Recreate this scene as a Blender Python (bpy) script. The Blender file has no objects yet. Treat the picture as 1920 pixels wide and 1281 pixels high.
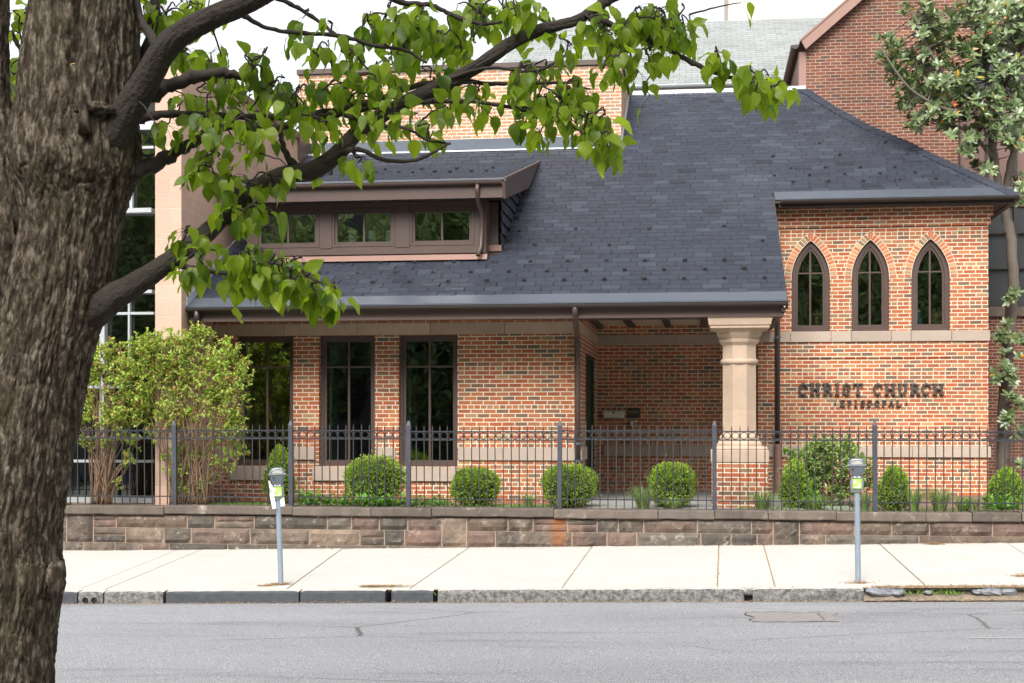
import bpy, math, random
from mathutils import Vector, Matrix, noise
from mathutils.geometry import tessellate_polygon
R = math.radians
rnd = random.Random(7)
C = bpy.context.scene.collection
# ------------------------------------------------------------------ camera model
F, CX, HZ, TH = 2667.0, 960.0, 790.0, R(7.69)
def PX(px, Y): return Y * math.tan(math.atan((px - CX) / F) - TH)
def DEP(px, Y): return Y / (math.cos(TH) + (px - CX) / F * math.sin(TH))
def PZ(px, py, Y): return (HZ - py) / F * DEP(px, Y)
def P(px, py, Y): return Vector((PX(px, Y), Y, PZ(px, py, Y)))
# ------------------------------------------------------------------ objects
ORG = {}
def tag(o, label=None, cat=None, group=None, kind=None):
    if label: o['label'] = label
    if cat: o['category'] = cat
    if group: o['group'] = group
    if kind: o['kind'] = kind
    return o
def thing(name, loc, label, cat, group=None):
    o = bpy.data.objects.new(name, None); C.objects.link(o); o.location = loc
    o.empty_display_size = .2; ORG[o.name] = Vector(loc)
    return tag(o, label, cat, group)
class MB:
    def __init__(s): s.v = []; s.f = []
    def add(s, vs, fs):
        b = len(s.v); s.v += [tuple(p) for p in vs]; s.f += [tuple(i + b for i in f) for f in fs]; return s
    def box(s, x0, x1, y0, y1, z0, z1):
        return s.add([(x0,y0,z0),(x1,y0,z0),(x1,y1,z0),(x0,y1,z0),(x0,y0,z1),(x1,y0,z1),(x1,y1,z1),(x0,y1,z1)],
                     [(0,3,2,1),(4,5,6,7),(0,1,5,4),(1,2,6,5),(2,3,7,6),(3,0,4,7)])
    def bbox(s, x0, x1, y0, y1, z0, z1, b=.008):
        # box with all edges chamfered
        X=[x0,x0+b,x1-b,x1]; Y=[y0,y0+b,y1-b,y1]; Z=[z0,z0+b,z1-b,z1]
        vs=[]; fs=[]; idx={}
        def V(i,j,k):
            key=(i,j,k)
            if key not in idx: idx[key]=len(vs); vs.append((X[i],Y[j],Z[k]))
            return idx[key]
        for a,o in ((0,0),(3,1)):
            q=lambda L: tuple(L) if o==0 else tuple(reversed(L))
            fs.append(q([V(a,1,1),V(a,1,2),V(a,2,2),V(a,2,1)]))
            fs.append(q([V(1,a,1),V(2,a,1),V(2,a,2),V(1,a,2)]))
            fs.append(q([V(1,1,a),V(1,2,a),V(2,2,a),V(2,1,a)]))
        for a in (0,3):
            a1=1 if a==0 else 2
            for c in (0,3):
                c1=1 if c==0 else 2
                fs.append((V(a,c1,1),V(a,c1,2),V(a1,c,2),V(a1,c,1)))
                fs.append((V(a,1,c1),V(a,2,c1),V(a1,2,c),V(a1,1,c)))
                fs.append((V(1,a,c1),V(2,a,c1),V(2,a1,c),V(1,a1,c)))
                for d in (0,3):
                    d1=1 if d==0 else 2
                    fs.append((V(a,c1,d1),V(a1,c,d1),V(a1,c1,d)))
        return s.add(vs,fs)
    def poly(s, pts, d):
        # planar polygon extruded by vector d
        n=len(pts); pts=[Vector(p) for p in pts]; d=Vector(d)
        vs=pts+[p+d for p in pts]
        fs=[tuple(range(n)), tuple(range(2*n-1,n-1,-1))]
        fs+=[(i,i+n,(i+1)%n+n,(i+1)%n) for i in range(n)]
        return s.add(vs,fs)
    def tube(s, pts, rad, n=8, caps=True):
        pts=[Vector(p) for p in pts]; m=len(pts)
        if not hasattr(rad,'__len__'): rad=[rad]*m
        up=None; b=len(s.v); vs=[]
        for i,p in enumerate(pts):
            t=(pts[min(i+1,m-1)]-pts[max(i-1,0)])
            if t.length<1e-9: t=Vector((0,0,1))
            t.normalize()
            if up is None:
                up=Vector((0,1,0)) if abs(t.y)<.9 else Vector((1,0,0))
            a=up-t*up.dot(t)
            if a.length<1e-6: a=t.orthogonal()
            a.normalize(); up=a; c=t.cross(a)
            for k in range(n):
                w=2*math.pi*k/n
                vs.append(p+(a*math.cos(w)+c*math.sin(w))*rad[i])
        fs=[]
        for i in range(m-1):
            for k in range(n):
                k2=(k+1)%n
                fs.append((i*n+k,i*n+k2,(i+1)*n+k2,(i+1)*n+k))
        if caps: fs.append(tuple(range(n-1,-1,-1))); fs.append(tuple((m-1)*n+k for k in range(n)))
        return s.add(vs,fs)
    def lathe(s, c, prof, n=24, rot=0, sx=1, sy=1):
        # prof: list of (r, z)
        vs=[]; fs=[]
        for r,z in prof:
            for k in range(n):
                w=2*math.pi*(k+rot)/n
                vs.append((c[0]+r*math.cos(w)*sx,c[1]+r*math.sin(w)*sy,c[2]+z))
        for i in range(len(prof)-1):
            for k in range(n):
                k2=(k+1)%n; fs.append((i*n+k,i*n+k2,(i+1)*n+k2,(i+1)*n+k))
        fs.append(tuple(range(n-1,-1,-1))); fs.append(tuple((len(prof)-1)*n+k for k in range(n)))
        return s.add(vs,fs)
    def wall(s, outer, holes, yf, yb, reveal=True, edges=True):
        # outer/holes = lists of (x,z) ; front at yf (towards the camera), back at yb
        loops=[outer]+holes
        tri=tessellate_polygon([[Vector((x,z,0)) for x,z in l] for l in loops])
        flat=[q for l in loops for q in l]; n=len(flat)
        vs=[(x,yf,z) for x,z in flat]+[(x,yb,z) for x,z in flat]
        fs=[]
        for t in tri:
            a,b,c=[Vector((flat[i][0],0,flat[i][1])) for i in t]
            if (b-a).cross(c-a).y>0: t=(t[0],t[2],t[1])
            fs.append(tuple(t)); fs.append((t[0]+n,t[2]+n,t[1]+n))
        o=0
        for li,l in enumerate(loops):
            m=len(l)
            if (li==0 and edges) or (li>0 and reveal):
                for i in range(m): fs.append((o+i,o+(i+1)%m,o+(i+1)%m+n,o+i+n))
            o+=m
        return s.add(vs,fs)
    def build(s, name, mat, parent=None, smooth=False, loc=None):
        me=bpy.data.meshes.new(name)
        if parent is None:
            if loc is None:
                xs=[p[0] for p in s.v]; ys=[p[1] for p in s.v]; zs=[p[2] for p in s.v]
                loc=((min(xs)+max(xs))/2,(min(ys)+max(ys))/2,min(zs))
            org=Vector(loc)
        else: org=ORG[parent.name]
        ox,oy,oz=org
        me.from_pydata([(x-ox,y-oy,z-oz) for x,y,z in s.v],[],s.f)
        me.materials.append(mat); me.update()
        if smooth: me.polygons.foreach_set('use_smooth',[True]*len(me.polygons))
        o=bpy.data.objects.new(name,me); C.objects.link(o)
        if parent is None: o.location=org
        else: o.parent=parent
        ORG[o.name]=org
        return o
def fixn(o):
    import bmesh
    bm=bmesh.new(); bm.from_mesh(o.data); bmesh.ops.recalc_face_normals(bm,faces=bm.faces); bm.to_mesh(o.data); bm.free(); return o
# ------------------------------------------------------------------ materials
class NT:
    def __init__(s,name):
        s.m=bpy.data.materials.new(name); s.m.use_nodes=True; s.t=s.m.node_tree; s.t.nodes.clear()
        s.out=s.n('ShaderNodeOutputMaterial')
    def n(s,k,**kw):
        x=s.t.nodes.new(k)
        for a,b in kw.items(): setattr(x,a,b)
        return x
    def set(s,sock,v):
        if hasattr(v,'is_output') or isinstance(v,bpy.types.NodeSocket): s.t.links.new(v,sock)
        elif v is not None:
            if hasattr(sock.default_value,'__len__') and not hasattr(v,'__len__'): v=(v,)*len(sock.default_value)
            if hasattr(v,'__len__') and len(v)==3 and len(sock.default_value)==4: v=tuple(v)+(1,)
            sock.default_value=v
    def math(s,op,a,b=0.0,c=0.0,clamp=False):
        x=s.n('ShaderNodeMath',operation=op); x.use_clamp=clamp
        s.set(x.inputs[0],a); s.set(x.inputs[1],b); s.set(x.inputs[2],c); return x.outputs[0]
    def mix(s,f,a,b,mode='MIX'):
        x=s.n('ShaderNodeMix',data_type='RGBA',blend_type=mode)
        s.set(x.inputs[0],f); s.set(x.inputs[6],a); s.set(x.inputs[7],b); return x.outputs[2]
    def noise(s,scale,detail=3,vec=None,rough=.5,dist=0):
        x=s.n('ShaderNodeTexNoise'); s.set(x.inputs['Scale'],scale); x.inputs['Detail'].default_value=detail
        x.inputs['Roughness'].default_value=rough; x.inputs['Distortion'].default_value=dist
        if vec is not None: s.set(x.inputs['Vector'],vec)
        return x.outputs['Fac']
    def pos(s,scale=None):
        g=s.n('ShaderNodeNewGeometry')
        if scale is None: return g.outputs['Position']
        m=s.n('ShaderNodeVectorMath',operation='MULTIPLY'); s.t.links.new(g.outputs['Position'],m.inputs[0]); m.inputs[1].default_value=scale
        return m.outputs[0]
    def ramp(s,f,stops,const=False):
        x=s.n('ShaderNodeValToRGB'); e=x.color_ramp.elements
        if const: x.color_ramp.interpolation='CONSTANT'
        while len(e)<len(stops): e.new(.5)
        for i,(p,c) in enumerate(stops):
            e[i].position=p; e[i].color=(tuple(c)+(1,)) if hasattr(c,'__len__') else (c,c,c,1)
        s.set(x.inputs[0],f); return x.outputs[0]
    def maprange(s,v,a,b,c=0.,d=1.,smooth=False):
        x=s.n('ShaderNodeMapRange'); x.interpolation_type='SMOOTHSTEP' if smooth else 'LINEAR'
        s.set(x.inputs[0],v); s.set(x.inputs[1],a); s.set(x.inputs[2],b); s.set(x.inputs[3],c); s.set(x.inputs[4],d); return x.outputs[0]
    def rnd(s): return s.n('ShaderNodeNewGeometry').outputs['Random Per Island']
    def bump(s,h,strength=.5,dist=.01,normal=None):
        x=s.n('ShaderNodeBump'); x.inputs['Strength'].default_value=strength; x.inputs['Distance'].default_value=dist
        s.set(x.inputs['Height'],h)
        if normal is not None: s.set(x.inputs['Normal'],normal)
        return x.outputs[0]
    def pbr(s,col,rough=.8,metal=0.,bump=None,spec=.5,coat=0):
        b=s.n('ShaderNodeBsdfPrincipled'); s.set(b.inputs['Base Color'],col); s.set(b.inputs['Roughness'],rough)
        b.inputs['Metallic'].default_value=metal; b.inputs['Specular IOR Level'].default_value=spec
        b.inputs['Coat Weight'].default_value=coat
        if bump is not None: s.set(b.inputs['Normal'],bump)
        s.t.links.new(b.outputs[0],s.out.inputs[0]); return b
def brick_mat(name, stops, mortar, bw=.2032, bh=.0677, mt=.0055, head=9, hoff=0, seed=0., zoff=0., xoff=0., wob=.002, stain=0.25, patchy=0.):
    t=NT(name); g=t.n('ShaderNodeNewGeometry'); sp=t.n('ShaderNodeSeparateXYZ'); t.t.links.new(g.outputs['Position'],sp.inputs[0])
    sn=t.n('ShaderNodeSeparateXYZ'); t.t.links.new(g.outputs['True Normal'],sn.inputs[0])
    side=t.math('GREATER_THAN',t.math('ABSOLUTE',sn.outputs[0]),.6)
    u=t.math('ADD',t.math('MULTIPLY',sp.outputs[0],t.math('SUBTRACT',1.,side)),t.math('MULTIPLY',sp.outputs[1],side))
    nw=t.math('MULTIPLY_ADD',t.noise(9,2,g.outputs['Position']),wob*2,-wob)
    nw2=t.math('MULTIPLY_ADD',t.noise(1.3,1,g.outputs['Position']),wob*4,-wob*2)
    z=t.math('ADD',t.math('ADD',sp.outputs[2],nw),t.math('ADD',nw2,zoff+20*bh))
    u=t.math('ADD',t.math('ADD',u,nw),xoff+200*bw)
    zr=t.math('DIVIDE',z,bh); row=t.math('FLOOR',zr); zf=t.math('FRACT',zr)
    hd=t.math('COMPARE',t.math('MODULO',t.math('ADD',row,hoff),head),0.,.4) if head else 0.
    w=t.math('MULTIPLY_ADD',hd,-bw/2,bw)
    sh=t.math('MULTIPLY',t.math('MODULO',row,2.),t.math('MULTIPLY',w,.5))
    rj=t.n('ShaderNodeTexWhiteNoise',noise_dimensions='1D'); t.set(rj.inputs[1],row)
    sh=t.math('ADD',sh,t.math('MULTIPLY',rj.outputs[0],bw*.08))
    uu=t.math('DIVIDE',t.math('ADD',u,sh),w); col=t.math('FLOOR',uu); uf=t.math('FRACT',uu)
    du=t.math('MULTIPLY',t.math('MINIMUM',uf,t.math('SUBTRACT',1.,uf)),w)
    dz=t.math('MULTIPLY',t.math('MINIMUM',zf,t.math('SUBTRACT',1.,zf)),bh)
    fine=t.math('MULTIPLY_ADD',t.noise(60,2,g.outputs['Position']),.004,-.002)
    m=t.maprange(t.math('ADD',t.math('MINIMUM',du,dz),fine),mt-.0015,mt+.0015,0.,1.,True)
    cv=t.n('ShaderNodeCombineXYZ'); t.set(cv.inputs[0],col); t.set(cv.inputs[1],row); cv.inputs[2].default_value=seed
    wn=t.n('ShaderNodeTexWhiteNoise',noise_dimensions='3D'); t.t.links.new(cv.outputs[0],wn.inputs[0])
    r=wn.outputs[0]
    if patchy: r=t.math('FRACT',t.math('ADD',t.math('MULTIPLY',r,1-patchy),t.math('MULTIPLY',t.noise(.9,2,g.outputs['Position']),patchy)))
    c=t.ramp(r,stops)
    v=t.math('MULTIPLY_ADD',t.noise(35,4,g.outputs['Position'],.7),.7,.65)
    c=t.mix(1.,c,v,'MULTIPLY')
    big=t.maprange(t.noise(.8,4,g.outputs['Position'],.6),.35,.7,1.0-stain,1.05)
    mc=t.mix(1.,mortar,t.math('MULTIPLY_ADD',t.noise(20,3,g.outputs['Position']),.5,.75),'MULTIPLY')
    c=t.mix(m,mc,c); c=t.mix(1.,c,big,'MULTIPLY')
    h=t.math('ADD',m,t.math('MULTIPLY',t.noise(90,3,g.outputs['Position']),.35))
    t.pbr(c,.88,bump=t.bump(h,.7,.006),spec=.3); return t.m
def simple(name,col,rough=.6,metal=0.,var=.15,nscale=6,bump=.0,bscale=40,spec=.5,bdist=.004,coat=0):
    t=NT(name); p=t.pos()
    v=t.math('MULTIPLY_ADD',t.noise(nscale,5,p,.6),2*var,1-var)
    c=t.mix(1.,col,v,'MULTIPLY')
    b=t.bump(t.noise(bscale,4,p),bump,bdist) if bump else None
    rr=t.math('MULTIPLY_ADD',t.noise(nscale*2,3,p),.2,max(rough-.1,0.))
    t.pbr(c,rr,metal,b,spec,coat); return t.m
def leaf_mat(name,stops,trans=.45,rough=.45,spec=.4):
    t=NT(name); c=t.ramp(t.rnd(),stops)
    c=t.mix(1.,c,t.math('MULTIPLY_ADD',t.noise(30,2,t.pos()),.5,.75),'MULTIPLY')
    b=t.n('ShaderNodeBsdfPrincipled'); t.set(b.inputs['Base Color'],c); b.inputs['Roughness'].default_value=rough; b.inputs['Specular IOR Level'].default_value=spec
    tr=t.n('ShaderNodeBsdfTranslucent'); t.set(tr.inputs[0],t.mix(1.,c,(1.25,1.35,.55,1),'MULTIPLY'))
    mx=t.n('ShaderNodeMixShader'); mx.inputs[0].default_value=trans
    t.t.links.new(b.outputs[0],mx.inputs[1]); t.t.links.new(tr.outputs[0],mx.inputs[2]); t.t.links.new(mx.outputs[0],t.out.inputs[0]); return t.m
new_brick=[(0,(.44,.125,.05)),(.18,(.37,.10,.045)),(.38,(.49,.19,.08)),(.54,(.33,.095,.05)),(.68,(.41,.165,.08)),(.79,(.25,.12,.07)),(.89,(.17,.11,.075)),(.96,(.46,.27,.13)),(1,(.10,.085,.075))]
M={}
M['brick']=brick_mat('new_brick',new_brick,(.72,.64,.49),head=9,hoff=4,mt=.0072,zoff=.012)
M['brick2']=brick_mat('rear_brick',[(0,(.50,.22,.11)),(.5,(.56,.28,.15)),(.8,(.42,.24,.15)),(1,(.35,.27,.2))],(.72,.66,.56),head=0,mt=.008)
M['oldbrick']=brick_mat('old_brick',[(0,(.19,.062,.038)),(.3,(.24,.08,.047)),(.55,(.15,.06,.042)),(.75,(.27,.10,.058)),(.9,(.11,.06,.048)),(1,(.22,.09,.058))],(.42,.345,.27),bh=.0685,bw=.215,head=0,mt=.0065,wob=.005,stain=.35,seed=4)
def stone_mat(name,col,var=.2,jz=0.,streak=.0,bump=.3,tool=False):
    t=NT(name); p=t.pos()
    c=t.mix(1.,col,t.math('MULTIPLY_ADD',t.noise(5,5,p,.65),2*var,1-var),'MULTIPLY')
    c=t.mix(1.,c,t.math('MULTIPLY_ADD',t.noise(120,3,p),.3,.85),'MULTIPLY')
    c=t.mix(1.,c,t.math('MULTIPLY_ADD',t.rnd(),.22,.89),'MULTIPLY')
    if streak: c=t.mix(t.maprange(t.noise(7,4,t.pos((1,1,.12)),.6),.5,.8,0.,streak),c,(.05,.04,.035,1))
    h=t.noise(70,4,p) if not tool else t.math('ADD',t.math('MULTIPLY',t.noise(30,3,t.pos((.4,.4,5))),1.5),t.noise(90,3,p))
    t.pbr(c,.85,bump=t.bump(h,bump,.006),spec=.25); return t.m
M['stone']=stone_mat('buff_sandstone',(.42,.315,.235))
M['pink']=stone_mat('pink_sandstone',(.47,.31,.235),tool=True,bump=.5)
M['caststone']=stone_mat('cast_stone',(.37,.30,.245),.12)
M['bronze']=simple('bronze_trim',(.072,.045,.036),.45,0.,.15,3)
M['bronzed']=simple('dark_bronze',(.035,.027,.024),.4,0.,.15,3)
M['zinc']=simple('grey_flashing',(.09,.105,.13),.42,.3,.12,3)
M['zincl']=simple('pale_flashing',(.55,.57,.62),.4,.4,.1,3)
M['copper']=simple('copper_flashing',(.25,.145,.115),.5,.2,.15,2)
M['mullion']=simple('mullion_metal',(.42,.44,.46),.4,.2,.08)
M['dark']=simple('dark_interior',(.018,.017,.016),.9)
M['interior']=simple('interior_paint',(.16,.15,.13),.9)
M['cream']=simple('cream_panel',(.62,.50,.38),.7,0,.06)
M['greendoor']=simple('green_door',(.012,.035,.016),.5)
M['iron']=simple('fence_iron',(.022,.024,.030),.55,.1,.35,12,.3,60)
M['ironpost']=simple('fence_post_iron',(.040,.046,.062),.55,.1,.45,9,.3,40)
def slate():
    t=NT('slate'); r=t.rnd(); p=t.pos()
    c=t.ramp(r,[(0,(.016,.020,.033)),(.4,(.024,.029,.045)),(.7,(.020,.024,.038)),(.92,(.036,.043,.062)),(1,(.011,.013,.021))])
    c=t.mix(1.,c,t.math('MULTIPLY_ADD',t.noise(14,5,p,.7),.5,.75),'MULTIPLY')
    c=t.mix(t.maprange(t.noise(.5,4,p),.55,.8,0.,.25),c,(.10,.11,.13,1))
    t.pbr(c,t.math('MULTIPLY_ADD',r,.15,.56),bump=t.bump(t.noise(50,4,t.pos((1,.3,.3))),.35,.004),spec=.4); return t.m
M['slate']=slate()
M['paleslate']=brick_mat('pale_roof_slates',[(0,(.24,.255,.25)),(.5,(.28,.295,.29)),(1,(.21,.225,.22))],(.12,.13,.13),bw=.3,bh=.11,mt=.006,head=0,stain=.1)
def glass(name='window_glass',tint=(.55,.6,.56),base=.14,rough=0.):
    t=NT(name); lw=t.n('ShaderNodeFresnel'); lw.inputs[0].default_value=1.5
    bmp=t.bump(t.noise(1.6,2,t.pos()),.12,.02)
    gl=t.n('ShaderNodeBsdfGlossy'); gl.inputs['Roughness'].default_value=rough; gl.inputs[0].default_value=(1,1,1,1); t.set(gl.inputs['Normal'],bmp)
    tr=t.n('ShaderNodeBsdfTransparent'); tr.inputs[0].default_value=tuple(tint)+(1,)
    mx=t.n('ShaderNodeMixShader'); t.set(mx.inputs[0],t.math('ADD',lw.outputs[0],base,clamp=True))
    t.t.links.new(tr.outputs[0],mx.inputs[1]); t.t.links.new(gl.outputs[0],mx.inputs[2]); t.t.links.new(mx.outputs[0],t.out.inputs[0]); return t.m
M['glass']=glass(); M['glass2']=glass('upper_window_glass',(.75,.80,.77),.30)
def brownstone():
    t=NT('brownstone_blocks'); p=t.pos(); r=t.rnd()
    c=t.ramp(r,[(0,(.16,.115,.085)),(.25,(.095,.083,.070)),(.45,(.19,.125,.10)),(.65,(.135,.118,.098)),(.8,(.08,.07,.06)),(1,(.24,.18,.135))])
    c=t.mix(1.,c,t.math('MULTIPLY_ADD',t.noise(6,6,p,.7),1.5,.3),'MULTIPLY')
    c=t.mix(t.maprange(t.noise(9,5,p,.7),.56,.70,0.,.75),c,(.42,.36,.30,1))
    c=t.mix(t.maprange(t.noise(2.2,4,t.pos((1,1,.5))),.48,.68,0.,.8),c,(.055,.048,.043,1))
    # rust stain of its own shape under one fence post
    sp=t.n('ShaderNodeSeparateXYZ'); t.t.links.new(p,sp.inputs[0])
    dx=t.math('ABSOLUTE',t.math('SUBTRACT',t.math('ADD',sp.outputs[0],t.math('MULTIPLY',t.noise(5,3,p),.25)),-1.92))
    rs=t.math('MULTIPLY',t.maprange(dx,.03,.17,1.,0.),t.maprange(t.noise(14,3,t.pos((1,1,.25))),.35,.55,.1,.9))
    rs=t.math('MULTIPLY',rs,t.math('LESS_THAN',sp.outputs[2],-1.38))
    c=t.mix(rs,c,(.30,.11,.035,1))
    t.pbr(c,.9,bump=t.bump(t.noise(28,7,p,.75),1.,.025),spec=.2); return t.m
M['brownstone']=brownstone()
def coping():
    t=NT('coping_stone'); p=t.pos(); r=t.rnd()
    c=t.ramp(r,[(0,(.10,.083,.07)),(.5,(.145,.115,.095)),(1,(.12,.105,.09))])
    c=t.mix(1.,c,t.math('MULTIPLY_ADD',t.noise(7,6,p,.7),.9,.55),'MULTIPLY')
    c=t.mix(t.maprange(t.noise(5,4,t.pos((1,1,.1)),.6),.5,.75,0.,.6),c,(.06,.05,.045,1))
    c=t.mix(t.maprange(t.noise(3.3,5,p,.7),.6,.72,0.,.7),c,(.40,.35,.29,1))
    t.pbr(c,.9,bump=t.bump(t.noise(50,5,p),.5,.008),spec=.2); return t.m
M['coping']=coping()
M['mortar']=simple('old_mortar',(.34,.25,.185),.95,0,.3,8,.6,40)
def concrete():
    t=NT('sidewalk_concrete'); p=t.pos()
    c=t.mix(1.,(.46,.445,.41,1),t.math('MULTIPLY_ADD',t.noise(1.4,6,p,.65),.30,.85),'MULTIPLY')
    c=t.mix(1.,c,t.math('MULTIPLY_ADD',t.noise(160,2,p),.16,.92),'MULTIPLY')
    c=t.mix(t.maprange(t.noise(2.6,6,p,.75),.63,.72,0.,.3),c,(.42,.36,.28,1))
    t.pbr(c,.85,bump=t.bump(t.noise(140,3,p),.25,.003),spec=.3); return t.m
M['concrete']=concrete()
def asphalt():
    t=NT('asphalt'); p=t.pos()
    c=t.ramp(t.math('ADD',t.math('MULTIPLY',t.noise(85,3,p,.8),.6),t.math('MULTIPLY',t.noise(230,2,p,.7),.4)),[(.38,(.07,.07,.075)),(.5,(.20,.20,.212)),(.60,(.50,.50,.515))])
    c=t.mix(1.,c,t.math('MULTIPLY_ADD',t.noise(.7,5,t.pos((.35,1,1)),.6),.5,.76),'MULTIPLY')
    c=t.mix(t.maprange(t.noise(1.1,5,t.pos((.22,1.6,1)),.65),.54,.70,0.,.5),c,(.10,.10,.108,1))
    c=t.mix(t.maprange(t.noise(.9,6,t.pos((.3,1.,1)),.7),.58,.72,0.,.3),c,(.33,.33,.345,1))
    vo=t.n('ShaderNodeTexVoronoi',feature='DISTANCE_TO_EDGE'); vo.inputs['Scale'].default_value=.33
    wv=t.n('ShaderNodeVectorMath',operation='ADD'); nz=t.n('ShaderNodeTexNoise'); nz.inputs['Scale'].default_value=2.2; nz.inputs['Detail'].default_value=6
    t.set(wv.inputs[0],t.pos((.6,1.6,1))); sc=t.n('ShaderNodeVectorMath',operation='SCALE'); t.t.links.new(nz.outputs['Color'],sc.inputs[0]); sc.inputs['Scale'].default_value=.5
    t.t.links.new(sc.outputs[0],wv.inputs[1]); t.t.links.new(wv.outputs[0],vo.inputs['Vector'])
    ck=t.maprange(vo.outputs['Distance'],.0015,.006,.75,0.)
    ck=t.math('MULTIPLY',ck,t.maprange(t.noise(.5,2,p),.46,.6,0.,1.))
    c=t.mix(ck,c,(.035,.035,.035,1))
    t.pbr(c,.8,bump=t.bump(t.noise(220,2,p),.6,.004),spec=.35); return t.m
M['asphalt']=asphalt()
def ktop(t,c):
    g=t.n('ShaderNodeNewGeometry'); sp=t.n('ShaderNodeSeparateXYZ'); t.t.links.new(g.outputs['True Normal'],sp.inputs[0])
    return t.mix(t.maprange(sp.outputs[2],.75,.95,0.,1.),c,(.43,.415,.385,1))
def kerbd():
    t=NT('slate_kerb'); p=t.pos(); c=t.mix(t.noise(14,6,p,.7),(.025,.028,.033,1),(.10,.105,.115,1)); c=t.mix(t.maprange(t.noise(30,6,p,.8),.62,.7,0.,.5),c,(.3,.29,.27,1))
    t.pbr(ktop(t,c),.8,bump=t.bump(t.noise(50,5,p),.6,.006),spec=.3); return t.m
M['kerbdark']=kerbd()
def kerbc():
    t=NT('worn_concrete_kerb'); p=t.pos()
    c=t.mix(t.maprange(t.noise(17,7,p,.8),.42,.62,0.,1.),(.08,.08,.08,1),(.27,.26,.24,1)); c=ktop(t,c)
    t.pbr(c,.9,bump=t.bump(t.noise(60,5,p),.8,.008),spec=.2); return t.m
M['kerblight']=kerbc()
M['litter']=leaf_mat('dry_litter',[(0,(.38,.22,.09)),(.5,(.48,.31,.14)),(1,(.26,.14,.06))],.1,.8)
M['soil']=simple('garden_soil',(.17,.115,.075),.95,0,.4,10,.9,35,bdist=.02)
M['slab']=simple('flagstone',(.27,.265,.25),.8,0,.15,5,.2)
M['ground']=simple('ground',(.2,.19,.17),.9,0,.2,1)
M['meter']=simple('meter_paint',(.13,.155,.175),.35,.3,.12,18,.1)
M['meterlight']=simple('meter_metal',(.28,.30,.31),.35,.4,.12,18)
M['pole']=simple('galvanised_pole',(.26,.31,.37),.5,.3,.18,14)
M['lens']=simple('meter_lens',(.40,.40,.36),.3,0,.15,30)
M['black']=simple('black_label',(.01,.01,.01),.5)
M['white']=simple('white_print',(.8,.8,.8),.6,0,.03)
M['lime']=simple('lime_label',(.30,.62,.05),.5,0,.08)
M['letter']=simple('bronze_letters',(.065,.052,.045),.5,.2,.2,20)
M['galv']=simple('mailbox_metal',(.60,.60,.50),.4,.2,.08)
M['blue']=simple('blue_glaze',(.05,.30,.50),.4); M['statwhite']=simple('white_glaze',(.8,.8,.78),.4)
M['tan']=simple('tan_wood',(.45,.25,.10),.5); M['gold']=simple('gold_cross',(.55,.42,.16),.4,.3)
M['paper']=simple('pale_box',(.5,.58,.52),.8)
M['jamb']=simple('pale_green_curtain',(.40,.48,.43),.8)
def bark():
    t=NT('bark'); p=t.pos((1,1,.35))
    c=t.ramp(t.noise(42,6,p,.7),[(.32,(.011,.008,.006)),(.5,(.060,.045,.032)),(.64,(.20,.17,.13))])
    c=t.mix(t.maprange(t.noise(5,5,t.pos(),.6),.5,.72,0.,.45),c,(.06,.058,.028,1))
    t.pbr(c,.92,bump=t.bump(t.noise(120,4,p,.7),.7,.006),spec=.2); return t.m
M['bark']=bark()
M['shaded_limb']=simple('shaded_limb_bark',(.030,.023,.017),.9,0,.5,20,.9,70,bdist=.01)  # bark colour darkened to give the backlit, shaded look of the big limbs
M['twig']=simple('twig_bark',(.028,.020,.016),.85,0,.4,30,.6,90)
M['stem']=simple('shrub_stem',(.20,.12,.065),.85,0,.3,20)
M['magbark']=simple('magnolia_bark',(.12,.10,.08),.85,0,.25,9,.3,40)
M['pear']=leaf_mat('pear_leaf',[(0,(.15,.23,.022)),(.3,(.24,.34,.028)),(.48,(.08,.15,.02)),(.75,(.34,.44,.04)),(1,(.16,.25,.025))],.65,.40)
M['box']=leaf_mat('boxwood_leaf',[(0,(.20,.32,.035)),(.4,(.34,.48,.05)),(.7,(.09,.17,.02)),(1,(.42,.54,.09))],.3,.5)
M['myrtle']=leaf_mat('crape_myrtle_leaf',[(0,(.27,.42,.06)),(.35,(.40,.52,.10)),(.6,(.17,.30,.04)),(.80,(.46,.52,.13)),(.91,(.45,.22,.10)),(1,(.36,.12,.07))],.35,.5)
M['mag']=leaf_mat('magnolia_leaf',[(0,(.13,.19,.08)),(.3,(.19,.25,.11)),(.55,(.07,.12,.04)),(.8,(.25,.31,.16)),(.982,(.14,.20,.07)),(.99,(.5,.30,.03)),(1,(.55,.32,.03))],.15,.28,.6)
M['bush']=leaf_mat('bush_leaf',[(0,(.19,.30,.07)),(.5,(.28,.40,.11)),(1,(.10,.18,.04))],.3,.5)
M['herb']=leaf_mat('herb_leaf',[(0,(.14,.30,.05)),(.5,(.20,.38,.07)),(1,(.10,.24,.04))],.3,.5)
M['strap']=leaf_mat('strap_leaf',[(0,(.12,.24,.05)),(.45,(.17,.32,.06)),(.62,(.38,.32,.18)),(.8,(.09,.19,.03)),(1,(.45,.38,.24))],.3,.6)
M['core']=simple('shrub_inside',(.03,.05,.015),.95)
M['treeback']=leaf_mat('street_tree_leaf',[(0,(.22,.30,.16)),(.5,(.34,.42,.25)),(1,(.08,.12,.06))],.55,.5)
M['pinkblock']=brick_mat('pink_stone_courses',[(0,(.50,.335,.26)),(.5,(.54,.37,.285)),(1,(.46,.315,.245))],(.62,.46,.37),bw=.52,bh=.236,mt=.004,head=0,wob=.0006,stain=.12,zoff=.05)
GZ=-1.27                                   # garden / porch floor level
YM, YB, YW = 22.25, 26.0, 25.5             # main wall, porch back wall, wing wall
XL=PX(340,20.83); XC=PX(1088,YM); XW0=PX(1421,YW); XW1=PX(1853,YW)
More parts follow.
